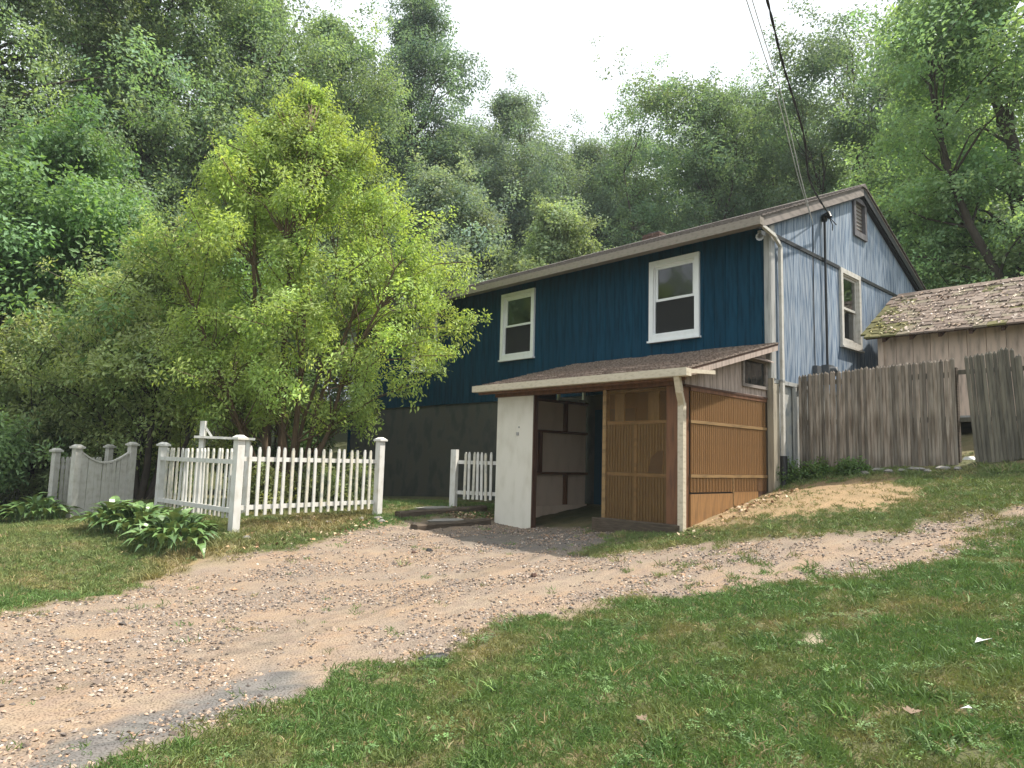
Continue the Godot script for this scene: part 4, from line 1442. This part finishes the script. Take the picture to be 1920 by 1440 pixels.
func make_hostas():
	var lm := []
	for c in [[.075, .14, .04], [.095, .17, .05], [.06, .115, .04], [.12, .20, .065]]:
		var m := mat(c[0], c[1], c[2], .38)
		m.backlight_enabled = true
		m.backlight = Color(.28, .3, .15)
		m.cull_mode = BaseMaterial3D.CULL_DISABLED
		lm.append(m)
	var leaves := []
	for k in 5:
		leaves.append(hosta_leaf(.29 + k * .025, .115 + .01 * k, 70 + k))
	for q in [[-4.02, -8.62, 120, .45, "large glossy hosta clump nearest the picket corner post"], [-4.62, -9.02, 90, .38, "mid sized hosta clump in front of the shaded picket panel"], [-5.05, -9.15, 80, .36, "darker hosta clump at the gate side of the row"], [-6.95, -10.5, 80, .42, "hosta clump at the foot of the scooped gate"], [-7.6, -10.15, 75, .4, "hosta clump furthest from the house at the picture's edge"]]:
		var o := thing("hosta_plant", q[4], "plant", g(q[0], q[1], -.02), 0, "hostas along the fence")
		for i in q[2]:
			var a: float = i * 2.39996 + rng.randf_range(-.4, .4)
			var rr: float = sqrt(float(i) / q[2]) * q[3] * .85
			var lf := part("leaf", leaves[rng.randi() % 5], lm[rng.randi() % 4], o)
			var s := rng.randf_range(.55, .9)
			lf.transform = Transform3D(Basis.from_euler(Vector3(rng.randfn() * .16, -a, 1.0 - rr * 1.9 + rng.randfn() * .2)).scaled(Vector3(s, s, s)), Vector3(cos(a) * rr, ground_at(q[0] + cos(a) * rr, q[1] + sin(a) * rr) - ground_at(q[0], q[1]) + .02 + .2 * max(0.0, 1.0 - rr / q[3]) , sin(a) * rr))

# ------------------------------------------------------------------ trees
const TREES := [
	# name, x, z, top, crown bottom, radius, style, palette, label
	["broadleaf_tree", -14.6, -19.1, 17.7, 5.5, 5.2, 0, 0, "tall pale green tree rising above the dark maple"],
	["broadleaf_tree", -13.0, -23.4, 20.4, 6.5, 5.0, 0, 0, "tall light green tree behind the maple with its top cut by the frame"],
	["broadleaf_tree", -11.0, -26.8, 19.9, 6.5, 4.8, 0, 1, "rounded green tree behind the yellow green shrub tree's top"],
	["broadleaf_tree", -8.5, -29.7, 20.6, 6.5, 4.3, 0, 1, "green tree on the slope of the skyline left of the locust"],
	["maple_tree", -10.4, -15.4, 8.6, 2.6, 4.2, 2, 2, "dark green layered maple in the shade behind the yard"],
	["locust_tree", -5.0, -32.6, 24.4, 8.0, 3.9, 1, 3, "tall blue green open crowned tree standing highest against the sky"],
	["ash_tree", -0.4, -37.0, 21.3, 8.0, 4.6, 0, 4, "grey green rounded tree between the tall locust and the sky gap"],
	["willow_tree", -3.2, -26.8, 12.6, 4.5, 3.2, 0, 5, "pale silvery green tree over the roof's far end"],
	["sapling_tree", 1.4, -23.0, 10.0, 3.5, 2.3, 0, 6, "small pale yellow green tree just behind the house roof"],
	["ash_tree", 4.0, -38.7, 19.6, 8.0, 4.2, 0, 4, "low grey green tree at the bottom of the sky gap"],
	["oak_tree", 7.9, -33.0, 19.6, 7.0, 5.2, 3, 7, "broad green oak behind the ridge, left of the wires"],
	["oak_tree", 12.0, -34.8, 20.4, 8.0, 4.6, 3, 7, "green oak behind the wires above the gable"],
	["oak_tree", 14.2, -28.9, 20.4, 8.0, 3.9, 3, 8, "thin crowned oak with bare limbs showing above the gable peak"],
	["walnut_tree", 12.6, -17.3, 16.0, 3.6, 4.0, 2, 9, "big drooping green tree over the shed roof"],
	["walnut_tree", 14.2, -22.3, 17.6, 5.0, 2.7, 0, 10, "darker tree between the thin oak and the drooping tree"],
	["broadleaf_tree", -8.2, -37.1, 20.4, 8.0, 4.4, 0, 4, "grey green tree filling the gap behind the locust"],
	["broadleaf_tree", -18.5, -11.5, 13.5, 2.5, 4.6, 0, 0, "tall tree beside the drive, mirrored in the front windows"],
	["broadleaf_tree", -7.0, -33.5, 19.4, 6.0, 3.6, 0, 1, "green tree close behind the tall locust on its downhill side"],
	["ash_tree", -2.4, -35.0, 18.4, 7.0, 3.4, 0, 4, "grey green tree in front of the rounded ash, right of the locust"],
	["oak_tree", 6.2, -39.0, 20.0, 8.0, 3.8, 3, 7, "oak on the right flank of the sky gap"],
	["oak_tree", 14.6, -36.5, 21.2, 8.0, 4.2, 3, 8, "tall oak behind the wires, half hidden by the thin crowned one"],
	["oak_tree", 17.2, -30.5, 20.0, 7.0, 3.4, 3, 8, "grey green oak over the rear slope of the roof"],
	["beech_tree", 12.0, -22.2, 10.6, 3.6, 2.6, 0, 10, "low dark leafy tree behind the gable's rear slope"],
]

func make_trees():
	var pal := [Color(0.255, 0.354, 0.207), Color(0.237, 0.335, 0.205), Color(0.174, 0.294, 0.127), Color(0.168, 0.252, 0.197), Color(0.203, 0.279, 0.220), Color(0.283, 0.359, 0.280), Color(0.333, 0.414, 0.244), Color(0.193, 0.286, 0.184), Color(0.185, 0.266, 0.188), Color(0.301, 0.441, 0.244), Color(0.248, 0.363, 0.217)]
	var lm := leaf_mat(1.0)
	var sp := [sprig(24, .44, .155, .08, 1), sprig(26, .42, .14, .07, 2), sprig(28, .42, .115, .07, 3, .7)]
	var shapes := [
		[0.0, .30, .15, .80, .38, 1.0, .62, .95, .82, .70, .94, .42, 1.0, .12],
		[0.0, .55, .2, .95, .4, .9, .6, .75, .8, .6, .92, .4, 1.0, .10],
		[0.0, .70, .2, 1.0, .5, 1.0, .75, .85, .92, .5, 1.0, .2],
		[0.0, .45, .25, .8, .5, 1.0, .75, 1.0, .9, .85, 1.0, .45]]
	for t in TREES:
		rng.seed = int(absf(t[1]) * 131 + absf(t[2]) * 17)
		var base := g(t[1], t[2], -.1)
		var o := thing(t[0], t[8], "tree", base, 0, "woodland trees behind the house")
		var top: float = t[3] - base.y
		var bot: float = t[4] - base.y
		var stems := [stem(Vector3.ZERO, Vector3(rng.randfn() * .4, top * .86, rng.randfn() * .4), .13 + .012 * top, .16, 8)]
		if t[6] == 3 or t[6] == 2:
			stems.append(stem(Vector3(.1, .3, 0), Vector3(t[5] * .5, top * .8, .3), .14, .15, 7))
			stems.append(stem(Vector3(-.1, .5, 0), Vector3(-t[5] * .5, top * .75, -.4), .13, .15, 7))
		var vol: float = (top - bot) * t[5]
		var nc := int(30 + vol * 1.9)
		var near := Vector2(t[1], t[2]).length() < 26.0
		var per := 30 if near else 22
		var flat := .62
		if t[6] == 1: nc = int(nc * .85); per = 19
		if t[6] == 2: flat = .42; per = 30
		if t[6] == 3: nc = int(nc * (.8 if t[7] == 7 else .55)); per = 22; flat = .45
		plant(o, stems, shapes[t[6]], bot, top - .3, Vector2(t[5], t[5]), nc, Vector2(t[5] * .20, t[5] * .36), per, sp[2] if near else sp[(t[7] + 1) % 2], lm, pal[t[7]], mats.bark, flat, Vector2(.75, 1.2), Vector3.ZERO, .40)
	# the wood further back, one mass
	rng.seed = 77
	var list := []
	for i in 320:
		var a := rng.randf_range(-.95, .95)
		var d := rng.randf_range(42.0, 62.0)
		var p := Vector3(sin(a) * d, 0, -cos(a) * d)
		var gy := ground_at(p.x, p.z)
		var h := rng.randf_range(6.0, 16.5)
		var col := tinted(Color(.19, .26, .15), .18)
		for k in 60:
			var q := Vector3(rng.randfn(), rng.randfn(), rng.randfn()).normalized() * pow(rng.randf(), .35) * 3.0
			list.append_array([lean(Vector3(rng.randfn() * .4, 1, rng.randfn() * .4 + .3), rng.randf() * TAU, rng.randf_range(1.6, 2.8)), Vector3(p.x + q.x, gy + h * rng.randf_range(.15, 1.0) + q.y * .7, p.z + q.z), tinted(col, .18)])
	var w := scatter("woodland", sp[0], lm, list, self)
	meta(w, "far wood of mixed green trees on the hill behind", "wood", "", "stuff")

func make_shrubs():
	var lm := leaf_mat(1.0)
	var sm := sprig(18, .17, .075, .032, 8, .7)
	rng.seed = 401
	# the big yellow green multi-stemmed one
	var b := g(-4.15, -12.75, -.05)
	var o := thing("shrub_tree", "big yellow green shrub tree with many stems behind the picket fence", "tree", b, 0)
	var stems := []
	var fan := [[-1.9, 4.6, .2, .04], [-1.1, 5.4, -.7, .045], [-.5, 6.4, .5, .05], [.1, 7.2, -.2, .058], [.7, 6.6, .4, .05], [1.3, 5.2, -.3, .042], [1.9, 4.2, .5, .036], [-1.4, 3.9, .9, .032], [.9, 4.8, -1.2, .034], [.3, 5.5, 1.1, .038]]
	for q in fan:
		stems.append(stem(Vector3(q[0] * .1, 0, q[2] * .12), Vector3(q[0], q[1], q[2]), q[3], .09, 6))
	plant(o, stems, [0.0, .62, .12, .92, .28, 1.0, .47, .95, .72, .68, .875, .40, .95, .2, 1.0, .06], 1.55, 7.6, Vector2(3.05, 2.3), 350, Vector2(.20, .42), 15, sm, lm, Color(.39, .50, .165), mats.bark_warm, .95, Vector2(.75, 1.35), Vector3(.25, 0, 0), .18)
	rng.seed = 402
	b = g(-6.9, -13.3, -.05)
	o = thing("shrub_tree", "grey green spreading shrub tree left of the yellow green one", "tree", b, 0)
	stems = []
	for q in [[-1.3, 2.6, .2, .05], [-.6, 3.4, -.4, .06], [.1, 3.8, .3, .06], [.8, 3.2, -.2, .05], [1.3, 2.4, .3, .045]]:
		stems.append(stem(Vector3(q[0] * .1, 0, q[2] * .12), Vector3(q[0], q[1], q[2]), q[3], .07, 6))
	plant(o, stems, [0.0, .75, .2, 1.0, .45, .92, .7, .65, .9, .3, 1.0, .1], .9, 4.9, Vector2(2.35, 1.8), 150, Vector2(.3, .58), 17, sm, lm, Color(.40, .48, .22), mats.bark, .7, Vector2(.8, 1.4), Vector3.ZERO, .3)
	var i := 0
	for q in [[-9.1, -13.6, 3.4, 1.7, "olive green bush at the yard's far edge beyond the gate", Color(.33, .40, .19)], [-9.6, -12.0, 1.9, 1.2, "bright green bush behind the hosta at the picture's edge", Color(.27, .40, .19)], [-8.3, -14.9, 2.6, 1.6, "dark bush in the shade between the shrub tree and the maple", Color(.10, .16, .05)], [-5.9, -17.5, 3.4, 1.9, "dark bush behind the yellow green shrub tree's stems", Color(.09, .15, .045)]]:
		rng.seed = 410 + i
		b = g(q[0], q[1], -.03)
		o = thing("bush", q[4], "bush", b, 0, "bushes at the back of the yard")
		stems = []
		for k in 5:
			var a := k * 1.3
			stems.append(stem(Vector3.ZERO, Vector3(cos(a) * q[3] * .5, q[2] * .75, sin(a) * q[3] * .5), .03, .05, 4))
		plant(o, stems, [0.0, .8, .3, 1.0, .6, .85, .85, .5, 1.0, .15], .25, q[2], Vector2(q[3], q[3]), 60, Vector2(.3, .5), 26, sm, lm, q[5], mats.bark, .7, Vector2(1.0, 1.7), Vector3.ZERO, .3)
		i += 1
	# plants in the yard behind the pickets and weeds at the fence foot
	i = 0
	for q in [[-3.2, -11.9, .55, .4, "low leafy plant behind the sunlit pickets near the stems"], [-2.7, -12.3, .6, .38, "low leafy plant behind the sunlit pickets near the far post"], [-3.9, -11.2, .5, .4, "low leafy plant behind the shaded picket panel"], [-3.15, -13.2, .6, .4, "pale leafy plant between the pickets and the dark foundation"]]:
		rng.seed = 430 + i
		o = thing("yard_plant", q[4], "plant", g(q[0], q[1], -.02), 0, "low plants inside the picket fence")
		plant(o, [stem(Vector3.ZERO, Vector3(0, q[2] * .7, 0), .012, .02, 3), stem(Vector3.ZERO, Vector3(.15, q[2] * .6, .1), .01, .02, 3)], [0.0, .8, .5, 1.0, 1.0, .3], .05, q[2], Vector2(q[3], q[3]), 22, Vector2(.14, .24), 20, sm, lm, Color(.27, .32, .16) if i != 2 else Color(.24, .27, .11), mats.bark, .7, Vector2(.7, 1.1))
		i += 1
	i = 0
	for q in [[.30, -.55, .06, .26], [.78, -.58, .06, .28], [-.1, -.38, .13, .14]]:
		rng.seed = 450 + i
		var p := hw(q[0] + .1, 0, q[1])
		o = thing("weed", "low green weeds at the foot of the stockade fence", "weed", g(p.x, p.z, -.02), 0, "weeds along the stockade fence")
		plant(o, [stem(Vector3.ZERO, Vector3(0, q[2] * .7, 0), .006, .01, 3)], [0.0, 1.0, .5, .9, 1.0, .3], .02, q[2], Vector2(q[3], q[3] * .7), 14, Vector2(.08, .14), 14, sm, lm, Color(.12, .2, .06), mats.bark, .6, Vector2(.5, .8))
		i += 1

func make_wires():
	var wm: Material = mats.black
	var a := hw(.16, 5.80, -1.85)
	var pts := [a, Vector3(4.5, 5.93, -10.35), Vector3(4.10, 6.33, -9.62), Vector3(3.32, 6.62, -8.36), Vector3(2.75, 6.80, -7.36), Vector3(1.6, 7.2, -5.4), Vector3(-.9, 8.4, -1.0)]
	var c := Curve3D.new()
	for i in pts.size():
		var t: Vector3 = (pts[min(i + 1, pts.size() - 1)] - pts[max(i - 1, 0)]) * .16
		c.add_point(pts[i], -t, t)
	c.bake_interval = .08
	var bp := c.get_baked_points()
	var o := thing("service_drop", "twisted black power cable rising from the gable's weatherhead", "cable", a, 0, "overhead wires")
	for k in 2:
		var p := []
		var r := []
		for i in bp.size():
			var w := i * .55 + k * PI
			p.append(bp[i] - a + Vector3(cos(w), sin(w), 0) * .009 * min(1.0, i * .1))
			r.append(.010)
		var m := MB.new()
		m.tube(p, r, 6)
		part("conductor", m, wm, o)
	var e := hw(.02, 5.62, -1.5)
	var i := 0
	for q in [[Vector3(4.25, 5.9, -10.1), Vector3(3.42, 6.55, -8.75), Vector3(2.62, 6.83, -7.45), Vector3(-1.2, 8.3, -1.2)], [Vector3(4.22, 5.86, -10.1), Vector3(3.38, 6.5, -8.77), Vector3(2.58, 6.76, -7.46), Vector3(-1.3, 8.2, -1.2)]]:
		var c2 := Curve3D.new()
		var pp: Array = [e] + q
		for j in pp.size():
			var t: Vector3 = (pp[min(j + 1, pp.size() - 1)] - pp[max(j - 1, 0)]) * .16
			c2.add_point(pp[j], -t, t)
		c2.bake_interval = .3
		var p := []
		var r := []
		for v in c2.get_baked_points():
			p.append(v - e); r.append(.006)
		var m := MB.new()
		m.tube(p, r, 5)
		var o2 := part(numbered("phone_wire"), m, mats.metal, self, e)
		meta(o2, ["upper thin grey wire beside the twisted power cable", "lower thin grey wire beside the twisted power cable"][i], "wire", "overhead wires")
		i += 1

func _ready():
	# camera
	var cam := Camera3D.new()
	var pitch := .10826
	var roll := .02728
	var fw := Vector3(0, sin(pitch), -cos(pitch))
	var up := Vector3(0, cos(pitch), sin(pitch))
	var rt := Vector3.RIGHT
	var r2 := rt * cos(roll) + up * sin(roll)
	var u2 := rt * -sin(roll) + up * cos(roll)
	cam.transform = Transform3D(Basis(r2, u2, -fw), Vector3(0, 1.55, 0))
	cam.fov = rad_to_deg(2.0 * atan(720.0 / 1312.0))
	cam.near = .05
	cam.far = 900.0
	add_child(cam)
	cam.make_current()
	# sky: bright thin cloud
	var sm := ProceduralSkyMaterial.new()
	sm.sky_top_color = Color(.765, .785, .805)
	sm.sky_horizon_color = Color(.47, .49, .505)
	sm.sky_curve = .6
	sm.ground_bottom_color = Color(.30, .31, .27)
	sm.ground_horizon_color = Color(.5, .52, .48)
	sm.sky_energy_multiplier = 1.0
	sm.sun_angle_max = 6.0
	var sky := Sky.new()
	sky.sky_material = sm
	var env := Environment.new()
	env.background_mode = Environment.BG_SKY
	env.sky = sky
	env.background_energy_multiplier = 1.0
	env.tonemap_mode = Environment.TONE_MAPPER_LINEAR
	env.tonemap_exposure = 3.6
	env.fog_enabled = true               # summer haze: the far trees pale a little
	env.fog_density = .0008
	env.fog_light_color = Color(.84, .88, .9)
	env.sdfgi_enabled = true
	env.ssao_enabled = true
	env.ssil_enabled = true
	var we := WorldEnvironment.new()
	we.environment = env
	add_child(we)
	# sun: high, from the right and a little behind the house
	var sun := DirectionalLight3D.new()
	sun.light_energy = .82
	sun.light_color = Color(1.0, .97, .925)
	sun.light_angular_distance = 1.0
	sun.shadow_enabled = true
	add_child(sun)
	sun.look_at_from_position(Vector3.ZERO, Vector3(-1.28, -2.25, .24))
	rng.seed = 1
	make_materials()
	make_ground()
	rng.seed = 2
	make_house()
	rng.seed = 3
	make_porch()
	rng.seed = 4
	make_shed()
	rng.seed = 5
	make_fences()
	make_trees()
	make_shrubs()
	rng.seed = 6
	make_hostas()
	rng.seed = 7
	make_small()
	make_wires()
	rng.seed = 8
	make_grass()
